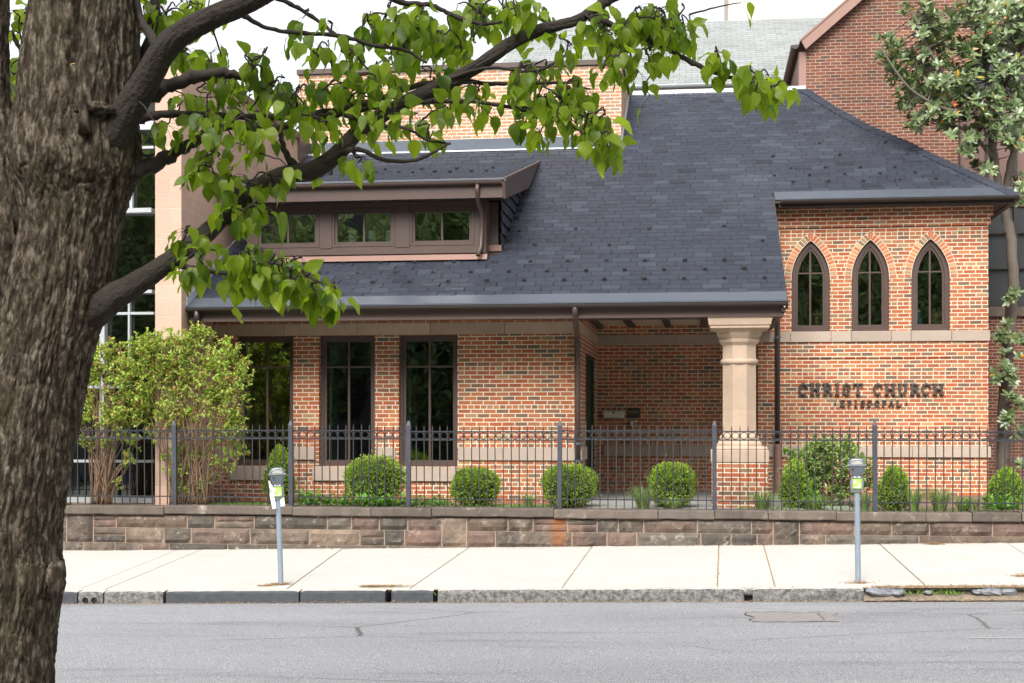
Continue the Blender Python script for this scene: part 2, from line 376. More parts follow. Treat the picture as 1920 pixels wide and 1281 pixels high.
# ---- roof profile
def zr(Y): return 1.76+.515*(Y-21.05) if Y<25.12 else 3.856+.562*(Y-25.12)
def zd(Y): return 3.83+.236*(Y-22.3)
def hit(px,py,zf,a=20.5,b=31.5):
    for _ in range(60):
        m=(a+b)/2
        if PZ(px,py,m)<zf(m): b=m
        else: a=m
    # choose the root where the ray meets the surface going away
    return m
def hit_roof(px,py,zf=zr,a=20.8,b=32.):
    prev=None
    Y=a
    while Y<b:
        d=PZ(px,py,Y)-zf(Y)
        if prev is not None and prev>0 and d<=0: return P(px,py,Y)
        prev=d; Y+=.01
    return P(px,py,b)
ch=thing('brick_church_hall',(0,YM,GZ),'new orange brick church hall with dark slate roof, long dormer and open corner porch','building')
def part(mb,name,mat,parent=ch,smooth=False): return mb.build(name,mat,parent,smooth)
# ---- main wall with three tall windows
wx=[(PX(443,YM),PX(550,YM)),(PX(598,YM),PX(703,YM)),(PX(747.5,YM),PX(858,YM))]
ZT,ZB=1.377,-.72
mb=MB(); holes=[[(a,ZB),(b,ZB),(b,ZT),(a,ZT)] for a,b in wx]
mb.wall([(XL,GZ-.1),(XC,GZ-.1),(XC,ZT),(XL,ZT)],[[(a,ZB),(b,ZB),(b,ZT-.0001),(a,ZT-.0001)] for a,b in wx],YM,YM+.3)
mb.box(XL,XC,YM,YM+.3,1.573,1.76)
# porch side wall (door opening between)
yd0,yd1=23.26,25.33
for y0,y1,z0,z1 in ((YM+.3,yd0,GZ-.1,ZT),(yd1,YB,GZ-.1,ZT),(yd0,yd1,1.14,ZT),(YM+.3,YB,1.573,2.2)):
    mb.box(XC-.3,XC,y0,y1,z0,z1)
fixn(part(mb,'front_wall',M['brick']))
mb=MB()
mb.wall([(XC,GZ-.1),(XW0+.3,GZ-.1),(XW0+.3,3.0),(XC,3.0)],[],YB,YB+.3)
fixn(part(mb,'porch_back_wall',M['brick']))
# ---- stone lintel course, base band, sills
def stones(mb,x0,x1,y0,y1,z0,z1,L=1.1,gap=.006,b=.006):
    n=max(1,round((x1-x0)/L)); w=(x1-x0)/n
    for i in range(n): mb.bbox(x0+i*w+(gap/2 if i else 0),x0+(i+1)*w-(gap/2 if i<n-1 else 0),y0,y1,z0,z1,b)
mb=MB(); stones(mb,XL+.003,XC-.001,YM-.006,YM+.29,ZT+.002,1.571,1.28)
y=YM+.3
while y<YB-.1:
    y2=min(y+1.2,YB-.003); mb.bbox(XC-.29,XC+.006,y+.003,y2-.003,ZT+.002,1.571,.005); y=y2
part(mb,'stone_lintel_course',M['stone'])
mb=MB()
segs=[(XL+.003,wx[0][0]-.05),(wx[0][1]+.02,wx[1][0]-.05),(wx[1][1]+.02,wx[2][0]-.05),(wx[2][1]+.01,XC+.03)]
for i,(a,b) in enumerate(segs):
    mb=MB(); stones(mb,a,b,YM-.03,YM+.05,-.62,-.415,1.5)
    if i==3: mb.bbox(XC-.05,XC+.03,YM+.051,yd0-.02,-.62,-.415,.006)
    part(mb,'stone_base_band',M['caststone'])
mb=MB(); stones(mb,XC+.1,XW0-.002,YB-.03,YB+.05,-.64,-.44,1.2); part(mb,'porch_stone_band',M['caststone'])
mb=MB(); stones(mb,XC+.002,XW0-.002,YB-.01,YB+.05,1.385,1.576,1.25)
part(mb,'porch_stone_band',M['caststone'])
for i,(a,b) in enumerate(wx):
    mb=MB(); mb.bbox(a-.1,b+(.0 if i<2 else .0),YM-.045,YM+.16,-.955,-.724,.006); part(mb,'window_sill',M['caststone'])
# ---- windows (rectangular)
def rect_window(name,x0,x1,z0,z1,y,fr,par,mv=(.5,),mh=(),mat='bronze',gm='glass',depth=.09,mw=.035,inner=True):
    f=MB()
    f.box(x0,x0+fr,y,y+depth,z0,z1); f.box(x1-fr,x1,y,y+depth,z0,z1)
    f.box(x0+fr,x1-fr,y,y+depth,z0,z0+fr); f.box(x0+fr,x1-fr,y,y+depth,z1-fr,z1)
    s=fr+.045
    if inner:
        yy=y+.025
        f.box(x0+fr,x0+s,yy,yy+.06,z0+fr,z1-fr); f.box(x1-s,x1-fr,yy,yy+.06,z0+fr,z1-fr)
        f.box(x0+s,x1-s,yy,yy+.06,z0+fr,z0+s); f.box(x0+s,x1-s,yy,yy+.06,z1-s,z1-fr)
    w=f.build(name,M[mat],par)
    s=s if inner else fr
    g=MB(); g.box(x0+s,x1-s,y+.055,y+.061,z0+s,z1-s); g.build('pane',M[gm],w)
    b=MB()
    for t in mv:
        xm=x0+s+(x1-x0-2*s)*t; b.box(xm-mw/2,xm+mw/2,y+.035,y+.08,z0+s,z1-s)
    for zz in mh: b.box(x0+s,x1-s,y+.04,y+.075,zz-mw*.4,zz+mw*.4)
    if mv or mh: b.build('glazing_bar',M[mat],w)
    return w
zt=PZ(803,687,YM)
for a,b in wx:
    w=rect_window('window',a,b,ZB,ZT,YM+.10,.05,ch,mh=(zt,))
    j=MB(); j.box(a+.1,a+.15,YM+.24,YM+.75,ZB+.05,ZT-.15); j.build('curtain',M['jamb'],w)
# ---- wing wall with pointed windows
wy=YW
def arch(xc,hw,zs,rise,n=10):
    Rr=(rise*rise+hw*hw)/(2*hw); pts=[]
    a_end=math.asin(rise/Rr)
    for i in range(n+1):
        a=a_end*i/n; pts.append((xc-hw+Rr-Rr*math.cos(a) if False else xc+hw-Rr+Rr*math.cos(a),zs+Rr*math.sin(a)))
    left=[(2*xc-x,z) for x,z in reversed(pts[:-1])]
    return pts+left            # from right spring, over apex, to left spring
ww=[(1484,1556,452),(1597,1667,450),(1709,1781,447)]
win=[]
for l,r,ap in ww:
    x0,x1=PX(l,wy),PX(r,wy); zsill=1.578; zs=PZ((l+r)/2,522,wy); za=PZ((l+r)/2,ap,wy); win.append((x0,x1,zsill,zs,za))
zs=sum(w[3] for w in win)/3; za=sum(w[4] for w in win)/3
hol=[]
for x0,x1,z0,_,_ in win:
    hol.append([(x0,z0),(x1,z0)]+arch((x0+x1)/2,(x1-x0)/2,zs,za-zs))
rx0,rx1,rz0,rz1=PX(1483,wy),PX(1785,wy),PZ(1640,805,wy),PZ(1640,671,wy)
mb=MB()
mb.wall([(XW0,GZ-.1),(XW1,GZ-.1),(XW1,3.9),(XW0,3.9)],hol+[[(rx0,rz0),(rx1,rz0),(rx1,rz1),(rx0,rz1)]],wy,wy+.3)
mb.wall([(rx0,rz0),(rx1,rz0),(rx1,rz1),(rx0,rz1)],[],wy+.018,wy+.05,edges=False)
mb.box(XW0,XW0+.3,wy+.3,YB+1.2,GZ-.1,3.0)
mb.box(XW1-.3,XW1,wy+.3,31.,GZ-.1,3.9)
fixn(part(mb,'wing_wall',M['brick']))
mb=MB()
mb.box(XW0-.01,XW1+.035,wy-.035,wy-.001,3.40,3.80); mb.box(XW0-.01,XW1+.07,wy-.07,wy-.036,3.55,3.80)
mb.box(XW1+.001,XW1+.035,wy,31,3.40,3.80)
part(mb,'corbel_course',M['brick'])
mb=MB()
xs=[XW0+.004]+[PX(p,wy) for p in (1482,1558,1596,1671,1708,1784)]+[XW1+.03]
for a,b in zip(xs,xs[1:]): mb.bbox(a+.003,b-.003,wy-.03,wy+.14,1.39,1.576,.006)
part(mb,'wing_sill_band',M['caststone']); mb=MB(); stones(mb,XW0+.004,XW1+.04,wy-.04,wy+.06,-.63,-.44,1.25)
part(mb,'wing_stone_band',M['caststone'])
# voussoirs + arched windows
def ring(xc,hw,zs,rise,t0,t1,n=13):
    out=[]
    Rr=(rise*rise+hw*hw)/(2*hw); cx=xc+hw-Rr; ae=math.asin(rise/Rr)
    for i in range(n):
        a0,a1=ae*i/n,ae*(i+1)/n; g=.12*(a1-a0)
        for sg in (1,-1):
            q=[]
            for rr,a in ((Rr+t0,a0+g),(Rr+t1,a0+g),(Rr+t1,a1-g),(Rr+t0,a1-g)):
                q.append((xc+sg*(cx+rr*math.cos(a)-xc),zs+rr*math.sin(a)))
            out.append(q)
    return out
M['vouss']=NT('arch_bricks')
_t=M['vouss']; _c=_t.ramp(_t.rnd(),new_brick); _c=_t.mix(1.,_c,(1.15,1.2,1.15,1),'MULTIPLY'); _t.pbr(_t.mix(1.,_c,_t.math('MULTIPLY_ADD',_t.noise(40,4,_t.pos()),.6,.7),'MULTIPLY'),.88,bump=_t.bump(_t.noise(80,3,_t.pos()),.4,.005)); M['vouss']=_t.m
M['lime_mortar']=simple('lime_mortar',(.62,.54,.42),.95,0,.12,20,.3)
for x0,x1,z0,_,_ in win:
    vm=MB(); mm=MB()
    xc,hw=(x0+x1)/2,(x1-x0)/2
    for q in ring(xc,hw,zs,za-zs,.012,.118):
        vm.poly([(x,wy-.012,z) for x,z in q],(0,.02,0))
    for q in ([(xc-.030,za+.03),(xc-.003,za+.008),(xc-.003,za+.150),(xc-.052,za+.105)],[(xc+.003,za+.008),(xc+.030,za+.03),(xc+.052,za+.105),(xc+.003,za+.150)]):
        vm.poly([(x,wy-.014,z) for x,z in q],(0,.02,0))
    Rr=((za-zs)**2+hw*hw)/(2*hw); cx=xc+hw-Rr
    N=14
    def arc(t):
        cxr=cx; rr=Rr+t; ae=math.acos(max(-1,min(1,(xc-cxr)/rr)))
        p=[(cxr+rr*math.cos(ae*i/N),zs+rr*math.sin(ae*i/N)) for i in range(N+1)]
        return p+[(2*xc-x,z) for x,z in reversed(p[:-1])]
    a_in,a_out=arc(.001),arc(.128)
    for i in range(len(a_in)-1):
        q=[a_in[i],a_out[i],a_out[i+1],a_in[i+1]]
        mm.poly([(x,wy-.006,z) for x,z in q],(0,.01,0))
    fixn(part(vm,'arch_voussoirs',M['vouss'])); fixn(part(mm,'arch_mortar',M['lime_mortar']))
for x0,x1,z0,_,_ in win:
    xc,hw=(x0+x1)/2,(x1-x0)/2
    def lp(t): # inset outline
        Rr=((za-zs)**2+hw*hw)/(2*hw); cx=xc+hw-Rr; rr=Rr-t; ae=math.acos((xc-cx)/rr); n=12
        p=[(cx+rr*math.cos(ae*i/n),zs+rr*math.sin(ae*i/n)) for i in range(n+1)]
        return [(x0+t,z0+t),(x1-t,z0+t)]+p+[(2*xc-x,z) for x,z in reversed(p[:-1])]
    f=MB(); f.wall(lp(.002),[lp(.075)],wy+.06,wy+.16); f.wall(lp(.075),[lp(.115)],wy+.085,wy+.15)
    w=fixn(f.build('arched_window',M['bronze'],ch))
    g=MB(); g.wall(lp(.112),[],wy+.115,wy+.121); fixn(g.build('pane',M['glass2'],w))
    b=MB(); b.box(xc-.015,xc+.015,wy+.095,wy+.14,z0+.1,za-.16); zz=PZ(1630,510,wy)
    b.box(x0+.1,x1-.1,wy+.10,wy+.135,zz-.012,zz+.012); b.build('glazing_bar',M['bronze'],w)
# ---- interior shells
mb=MB()
mb.box(XL+.05,XC-.32,YM+2.9,YM+3.,GZ,3.); mb.box(XL+.05,XC-.32,YM+.32,YM+2.9,GZ-.02,GZ+.02)
mb.box(XL+.02,XL+.06,YM+.32,YM+2.9,GZ,2.1); mb.box(XC-.36,XC-.32,YM+.32,YM+2.9,GZ,2.1)
part(mb,'interior_wall',M['interior']); mb=MB(); mb.box(XW0+.32,XW1-.32,wy+2.2,wy+2.3,1.2,3.9); part(mb,'interior_wall',M['interior']); mb=MB(); mb.box(XW0+.32,XW1-.32,wy+.31,wy+2.2,1.60,1.685)
part(mb,'interior_floor',M['interior']); mb=MB(); mb.box(XL+.3,-2.4,24.0,24.1,2.2,3.2)
part(mb,'interior_wall',M['interior'])
# ---- door in the porch side wall
mb=MB(); mb.box(XC-.12,XC-.07,yd0+.08,yd1-.08,GZ,1.06); d=part(mb,'door',M['greendoor'])
f=MB(); f.box(XC-.2,XC-.02,yd0,yd0+.08,GZ,1.14); f.box(XC-.2,XC-.02,yd1-.08,yd1,GZ,1.14); f.box(XC-.2,XC-.02,yd0+.08,yd1-.08,1.06,1.14); f.build('frame',M['greendoor'],d)
f=MB(); f.tube([(XC-.02,yd0+.2,-.3),(XC-.02,yd0+.2,0)],.012); f.build('handle',M['galv'],d)
# ---- porch floor, ceiling, beam, column
mb=MB(); mb.box(XC,XW0+1.2,21.0,YB,GZ-.12,GZ+.0); part(mb,'porch_floor',M['slab'])
mb=MB(); mb.box(XC,1.16,21.25,YB,1.752,1.80); part(mb,'porch_ceiling',M['cream'])
mb=MB()
for px in (1118,1180,1250,1320,1392): 
    x=PX(px,25.1); mb.box(x-.06,x+.06,21.9,YB-.1,1.70,1.75)
mb.box(XC+.002,1.16,21.25,21.85,1.55,1.75)
mb.box(XC+.002,XC+.1,21.85,YB,1.68,1.75)
part(mb,'porch_beam',M['bronzed'])
cxp,cyp=PX(1386,21.57),21.57
s=1/125.
mb=MB(); 
mb.poly([(cxp-.46,cyp-.46,1.545),(cxp+.46,cyp-.46,1.545),(cxp+.46,cyp+.46,1.545),(cxp-.46,cyp+.46,1.545)][::-1],(0,0,-.0001))
sq=lambda z,r:(r,z)
mb.lathe((cxp,cyp,0),[(h*math.sqrt(2),z) for h,z in ((.40,1.36),(.43,1.375),(.43,1.40),(.45,1.42),(.465,1.50),(.47,1.545))],4,.5)
col=part(mb,'porch_column',M['stone'])
k=1/math.cos(math.pi/8)
mb=MB(); mb.lathe((cxp,cyp,0),[(h*s*k,(HZ-y)/124.8) for h,y in ((30.5,651),(31,649),(36,643),(37.5,638),(35,637),(37.5,634),(41,629),(41.5,625),(44,622),(45,619.8))],8,.5); mb.build('capital',M['stone'],col)
mb=MB()
zz=[812,769.3,726,684.5]
for a,b in zip(zz,zz[1:]): mb.lathe((cxp,cyp,0),[(30.2*s*k,(HZ-a)/124.8),(30.5*s*k,(HZ-a+.4)/124.8),(30.5*s*k,(HZ-b-.4)/124.8),(30.2*s*k,(HZ-b)/124.8)],8,.5)
mb.lathe((cxp,cyp,0),[(30.5*s*k,(HZ-674)/124.8),(30.5*s*k,(HZ-651)/124.8)],8,.5)
mb.build('shaft',M['stone'],col)
mb=MB(); mb.lathe((cxp,cyp,0),[(30.5*s*1.04,(HZ-684.5)/124.8),(34*s,(HZ-683)/124.8),(35.5*s,(HZ-679)/124.8),(34*s,(HZ-675)/124.8),(30.5*s*1.04,(HZ-674)/124.8)],32); mb.build('neck_ring',M['stone'],col,True)
mb=MB(); mb.lathe((cxp,cyp,0),[(h*s*k,(HZ-y)/124.8) for h,y in ((44,837),(41,836),(41,832),(36,824),(36,819),(30.5,812))],8,.5)
mb.bbox(cxp-.40,cxp+.40,cyp-.40,cyp+.40,(HZ-842.8)/124.8,(HZ-837)/124.8,.01)
mb.bbox(cxp-.424,cxp+.424,cyp-.424,cyp+.424,(HZ-867)/126.5,(HZ-842.8)/124.8-.001,.01); mb.build('base',M['stone'],col)
mb=MB(); mb.box(cxp-.41,cxp+.41,cyp-.41,cyp+.41,GZ-.1,(HZ-867)/126.5-.001); mb.build('pedestal',M['brick'],col)
# ---- roof
XR=1.2; XE=5.26
hip=[hit_roof(px,py) for px,py in ((1511,168),(1568,205),(1636,242),(1699,268),(1767,302),(1850,339))]+[Vector((XE,25.12,3.856))]
hip[0].y=min(hip[0].y,30.95)
YT=hip[0].y; print('hip top',hip[0])
def xhip(Y):
    for a,b in zip(hip,hip[1:]):
        if b.y<=Y<=a.y: return a.x+(b.x-a.x)*(a.y-Y)/(a.y-b.y)
    return hip[0].x if Y>hip[0].y else XE
mb=MB()
def sheet(mb,pts,t=.05):
    mb.poly([(p[0],p[1],p[2]-.02) for p in pts],(0,0,-t))
sheet(mb,[(XL,21.05,zr(21.05)),(XR,21.05,zr(21.05)),(XR,25.12,zr(25.12)),(XL,25.12,zr(25.12))])
up=[(XL,25.12,zr(25.12))]+[(XE,25.12,zr(25.12))]+[(h.x,h.y,zr(h.y)) for h in reversed(hip[:-1])]+[(XL,YT,zr(YT))]
sheet(mb,up)
for a,b in zip(hip,hip[1:]):
    mb.add([(a.x,a.y,zr(a.y)-.02),(b.x,b.y,zr(b.y)-.02),(XE,b.y,3.84),(XE,a.y,3.84)],[(0,1,2,3)])
roof=fixn(part(mb,'slate_roof',M['bronzed']))
def slates(mb,Y0,Y1,zf,xa,xb,e=.170,w=.298,skip=None,seed=1,lift=.016,outside=False):
    r=random.Random(seed); Y=Y0; i=0
    while Y<Y1-.02:
        Yt=min(Y+e*1.12,Y1); za_,zb_=zf(Y),zf(Yt)
        x=xa(Y)-r.random()*.02-(w/2 if i%2 else 0)
        while x<xb(Y):
            ww_=w*(1+r.uniform(-.05,.05)); x1=x+ww_
            l,rr=max(x,xa(Y)),min(x1-.009,xb(Y))
            if rr-l>.03 and not (skip and skip((l+rr)/2,Y)):
                h=lift+r.random()*.008+(r.random()<.09)*r.uniform(.008,.02); h2=h+r.uniform(-.003,.003)*2
                dy=r.uniform(-.005,.005); top=.003+r.uniform(0,.001)
                mb.add([(l,Y+dy,za_+h),(rr,Y+dy,za_+h2),(rr,Yt,zb_+top),(l,Yt,zb_+top),(l,Y+dy,za_-.015),(rr,Y+dy,za_-.015)],
                       [(0,1,2,3),(4,5,1,0),(4,0,3),(1,5,2)])
            x=x1
        Y+=e; i+=1
YD,YDT=22.7,27.08
XD0,XD1=PX(425,22.3),PX(945,22.3)
XF0,XF1=PX(463,22.7),PX(911,22.7); XK=PX(940,23.1)
def under(x,Y): return XF0<x<XK-.02 and YD+.1<Y<26.3
mb=MB()
slates(mb,21.30,YT,zr,lambda Y:XL,lambda Y:XR if Y<25.33 else xhip(Y)-.10,skip=lambda x,Y: under(x,Y) or (x<PX(1165,27.93)-.1 and Y>28.1),seed=3)
part(mb,'roof_slates',M['slate'],roof)
mb=MB()                                            # hip caps
L=0; pts=[]
for a,b in zip(hip,hip[1:]):
    n=int((b-a).length/.19)+1
    for i in range(n): pts.append(a.lerp(b,i/n))
pts.append(hip[-1])
for a,b in zip(pts,pts[1:]):
    d=(b-a).normalized(); r_=rnd.uniform(.0,.006)
    n_=Vector((-.05,-.49,.87)); wv=Vector((1,0,0))
    za1,zb1=zr(a.y),zr(b.y)
    A=Vector((a.x,a.y,za1)); B=Vector((b.x,b.y,zb1)); B2=B+(B-A)*.25
    mb.add([(B2.x-.20,B2.y,B2.z+.045+r_),(B2.x+.02,B2.y,B2.z+.05+r_),(A.x+.02,A.y,A.z+.02),(A.x-.20,A.y,A.z+.02),
            (B2.x-.20,B2.y,B2.z+.0),(B2.x+.02,B2.y,B2.z+.0),(A.x-.2,A.y,A.z-.01)],[(0,1,2,3),(4,5,1,0),(4,0,3,6)])
part(mb,'hip_cap',M['slate'],roof)
def strip(mb,x0,x1,y0,y1,zf,t=.03):
    mb.poly([(x0,y0,zf(y0)+t),(x1,y0,zf(y0)+t),(x1,y1,zf(y1)+t),(x0,y1,zf(y1)+t)],(0,0,-t))
mb=MB(); strip(mb,XL,XR,21.03,21.31,zr,.024); strip(mb,XR+.02,XE-.02,25.1,25.385,zr,.024)
part(mb,'eave_flashing',M['zinc'],roof)
mb=MB(); mb.box(PX(1178,YT),hip[0].x,YT-.02,YT+.10,zr(YT)-.05,zr(YT)+.075)
part(mb,'ridge_flashing',M['zincl'],roof)
# gutters, fascias, soffits
def gutter(mb,x0,x1,y,z,r=.058,n=10):
    pr=[(y+r*math.cos(math.pi+math.pi*i/n),z+r*math.sin(math.pi+math.pi*i/n)) for i in range(n+1)]
    inn=[(y+(r-.01)*math.cos(math.pi+math.pi*i/n),z+(r-.01)*math.sin(math.pi+math.pi*i/n)) for i in range(n,-1,-1)]
    mb.poly([(x0,a,b) for a,b in pr+inn],(x1-x0,0,0))
mb=MB(); gutter(mb,XL+.02,PX(1478,20.99),20.985,1.735); fixn(part(mb,'gutter',M['bronzed']))
mb=MB(); gutter(mb,PX(1462,25.06),XE+.03,25.055,3.825); gutter_side=[]
mb.box(XE-.02,XE+.08,25.1,31,3.77,3.83); fixn(part(mb,'gutter',M['bronzed']))
mb=MB(); mb.box(XL+.02,XR-.05,21.10,21.17,1.53,1.70); mb.box(XL+.02,XR-.05,21.08,21.10,1.53,1.575); mb.box(XL+.02,XC-.002,21.17,YM+.0,1.60,1.64)
mb.box(XR-.09,XR-.02,21.05,25.4,1.60,1.66)
part(mb,'fascia',M['bronze'])
mb=MB(); mb.box(XR+.09,XE-.03,25.14,25.2,3.715,3.82); mb.box(XE-.1,XE-.03,25.2,31,3.715,3.82); mb.box(XR+.09,XE-.1,25.2,wy-.07,3.735,3.76); mb.box(XW1+.04,XE-.1,wy-.07,31,3.735,3.76)
part(mb,'fascia',M['bronzed'])
mb=MB()                                             # close the gap between the two eaves (wall above porch)
mb.box(XR-.06,XR-.01,25.0,25.5,3.0,3.83); mb.box(-1.0,XR-.06,YB,YB+.3,3.0,4.2); part(mb,'soffit_board',M['bronzed'])
# rake edge of lower roof
mb=MB(); mb.poly([(XR-.02,21.05,zr(21.05)+.01),(XR-.02,25.12,zr(25.12)+.01),(XR-.02,25.12,zr(25.12)-.12),(XR-.02,21.05,zr(21.05)-.12)],(.03,0,0)); fixn(part(mb,'rake_board',M['bronzed']))
# step flashing at the stone wall, left
mb=MB(); Yk=[21.03+i*.34 for i in range(20)]
for a,b in zip(Yk,Yk[1:]): mb.poly([(XL+.004,a,zr(a)-.02),(XL+.004,b+.0,zr(b)-.02),(XL+.004,b,zr(b)+.15),(XL+.004,a,zr(a)+.15)],(.012,0,0))
fixn(part(mb,'step_flashing',M['zincl'],roof))
# ---- dormer
mb=MB()
dz0=zr(YD)
wins=[(480,599,),(623,741),(768,889)]
hl=[]
for a,b in wins:
    x0,x1=PX(a,YD),PX(b,YD); hl.append([(x0,2.85),(x1,2.85),(x1,3.48),(x0,3.48)])
mb.wall([(XF0,dz0-.1),(XF1,dz0-.1),(XF1,3.58),(XF0,3.58)],hl,YD,YD+.15)
mb.box(XF0,XF1,YD-.03,YD-.001,2.72,2.80)
mb.box(XF1-.05,XF1,YD+.15,23.1,2.5,3.6); mb.box(XF1,XK,23.1,23.2,2.7,3.6); mb.box(XD0+.2,XF0,23.1,23.2,2.7,3.6); mb.box(XF0,XF0+.05,YD+.15,23.1,2.5,3.6)
for a,b in ((598.5,623.5),(740.5,768.5)):
    x0,x1=PX(a+1,YD),PX(b-1,YD); mb.box(x0,x1,YD-.012,YD-.001,2.83,3.56)
dm=fixn(part(mb,'dormer',M['bronze']))
for h in hl: rect_window('dormer_window',h[0][0]+.003,h[1][0]-.003,2.853,3.477,YD-.008,.035,dm,gm='glass2',depth=.11,mw=.03)
mb=MB(); mb.poly([(XF0-.1,YD-.03,dz0+.09),(XF1+.03,YD-.03,dz0+.09),(XF1+.03,YD-.10,dz0+.0),(XF0-.1,YD-.10,dz0+.0)],(0,-.006,-.006)); mb.box(XF1-.0,XK+.01,23.05,23.09,zr(23.08)-.02,zr(23.08)+.08)
fixn(mb.build('apron_flashing',M['copper'],dm))
mb=MB(); sheet(mb,[(XD0,22.3,zd(22.3)),(XD1,22.3,zd(22.3)),(XD1,YDT,zd(YDT)),(XD0,YDT,zd(YDT))],.04)
mb.box(XD0,XD1-.03,22.33,22.7,3.56,3.58)
fixn(mb.build('dormer_roof',M['bronzed'],dm))
mb=MB(); slates(mb,22.42,YDT,zd,lambda Y:XD0,lambda Y:XD1,seed=9,lift=.014); mb.build('dormer_slates',M['slate'],dm)
mb=MB(); strip(mb,XD0,XD1,22.25,22.43,zd,.02); mb.build('drip_flashing',M['zinc'],dm)
mb=MB(); gutter(mb,XD0,XD1-.03,22.24,3.80,.055); mb.box(XD0,XD1-.02,22.295,22.33,3.545,3.78)
fixn(mb.build('dormer_gutter',M['bronze'],dm))
mb=MB(); mb.poly([(XD1-.03,22.27,zd(22.27)+.02),(XD1-.03,YDT+.05,zd(YDT+.05)+.02),(XD1-.03,25.34,4.18),(XD1-.03,22.32,3.53)],(.05,0,0))
mb.poly([(XD1-.005,22.27,zd(22.27)+.03),(XD1-.005,YDT+.05,zd(YDT+.05)+.03),(XD1-.005,YDT-.2,zd(YDT-.2)-.03),(XD1-.005,22.27,zd(22.27)-.03)],(.04,0,0))
mb.poly([(XK-.02,22.7,3.585),(XK-.02,25.3,4.16),(XD1-.03,25.3,4.16),(XD1-.03,22.7,3.585)],(0,0,.03))
fixn(mb.build('barge_board',M['bronze'],dm))
mb=MB()  # slate cheek
r=random.Random(5); Y=23.12; z=2.7
mb.poly([(XK-.05,23.1,2.7),(XK-.05,26.4,4.4),(XK-.05,26.4,4.3),(XK-.05,23.1,3.6)],(.03,0,0))
i=0
while z<4.4:
    y=23.1-(.15 if i%2 else 0)
    while y<26.2:
        a=max(y,23.1); b=y+.295
        if zr((a+b)/2)<z+.2 and z<3.5+.236*(b-22.7)+.1: mb.add([(XK+.022,a,z),(XK+.022,b,z),(XK-.01,b,z+.22),(XK-.01,a,z+.22),(XK-.02,a,z),(XK-.02,b,z)],[(0,1,2,3),(4,5,1,0),(0,3,4)])
        y+=.30
    z+=.19; i+=1
mb.build('cheek_slates',M['slate'],dm)
def pipe(name,mat,pts,r,par,n=12,bands=()):
    mb=MB(); mb.tube(pts,r,n); o=mb.build(name,mat,par,True)
    if bands:
        for p in bands: b=MB(); b.tube([Vector(p)-Vector((0,0,.02)),Vector(p)+Vector((0,0,.02))],r*1.35,12); b.build('bracket',M['zinc'],o)
    return o
X=PX(899,22.3)
pipe('downspout',M['bronze'],[(PX(895,22.24),22.24,3.76),(PX(895,22.26),22.24,3.64),(PX(897,22.4),22.36,3.50),(PX(903,22.6),22.60,3.36),(PX(903,22.6),22.62,3.1),(PX(901,22.6),22.62,2.80),(PX(897,22.55),22.50,2.66)],.035,dm)
X=PX(1083,22.17)
pipe('downspout',M['bronze'],[(PX(1078,21.0),20.99,1.72),(PX(1078,21.0),21.0,1.62),(PX(1080,21.4),21.3,1.50),(PX(1082,21.9),21.9,1.36),(X,22.15,1.24),(X,22.16,0.6),(X,22.16,-.8)],.045,ch,bands=((X,22.16,1.2),(X,22.16,-.35),(X,22.16,-.62)))
X=PX(1458,25.4)
pipe('downspout',M['bronzed'],[(X,25.3,3.0),(X,25.4,2.8),(X,25.4,1.5),(X,25.4,-.4)],.042,ch,bands=((X,25.4,1.47),(X,25.4,-.2)))
mb=MB(); mb.tube([(X,25.38,-.4),(X,25.38,GZ)],.06); part(mb,'drain_boot',M['copper'])
pipe('downspout',M['bronzed'],[(PX(369,21.0),20.99,1.7),(PX(369,21.0),21.0,1.55),(PX(372,21.3),21.3,1.40),(PX(380,21.9),21.9,1.25),(PX(384,22.1),22.15,1.1),(PX(384,22.1),22.15,-1.2)],.045,ch)
# ---- snow guards
def guard():
    mb=MB(); mb.tube([(0,.14,.035),(0,.02,.03),(0,-.0,.01)],.007,6)
    pts=[(.035*math.cos(a),0,.02+.045*math.sin(a)) for a in [math.pi*i/8 for i in range(9)]]
    mb.tube(pts,.009,6); mb.box(-.03,.03,-.006,.004,.0,.045); return mb
M['guard']=simple('snow_guard_metal',(.05,.05,.05),.5,.4,.1)
pl=[(x,498-(x-644)*.0095) for x in (430,501,572,644,714,778,851,924,995,1065,1137,1209,1284,1358,1433)]
pl+=[(x,516-(x-671)*.0115) for x in (456,527,598,671,741,811,882,954,1026,1099,1171,1246,1322,1396)]
pl+=[(x,533-(x-698)*.0120) for x in (554,625,698,768,840,913,983,1058,1133,1208,1283,1358,1434)]
pl+=[(974,436),(1080,433),(1217,433),(1002,463),(1142,463),(1358,428),(1430,455)]
pl+=[(1483,319),(1547,318),(1613,317),(1678,316),(1452,333),(1518,332),(1583,330),(1650,329),(1716,327),(1487,345),(1553,344),(1619,343),(1687,341),(1755,339),(1537,272),(1660,270),(1449,297),(1574,294),(1701,292)]
g0=None
def put_guard(v,par,dz):
    global g0
    org=ORG[par.name]
    if g0 is None:
        g0=guard().build('snow_guard',M['guard'],par); g0.location=Vector((v.x,v.y,v.z+dz)); g0.data.transform(Matrix.Translation(org)); o=g0
        g0.location-=org
    else:
        o=g0.copy(); C.objects.link(o); o.parent=par; o.location=Vector((v.x,v.y,v.z+dz))-org
    s_=rnd.uniform(.7,.9); o.scale=(s_,s_,s_); o.rotation_euler=(R(27),0,R(rnd.uniform(-12,12)))
for px,py in pl: put_guard(hit_roof(px,py),roof,.012)
for px,py in [(706,327),(748,326),(774,327),(816,326),(844,326),(884,325),(912,324),(723,321),(791,321),(857,320),(924,318),(665,327),(620,328),(575,329)]:
    v=hit_roof(px,py,zd,22.0,27.); put_guard(v,dm,.014)
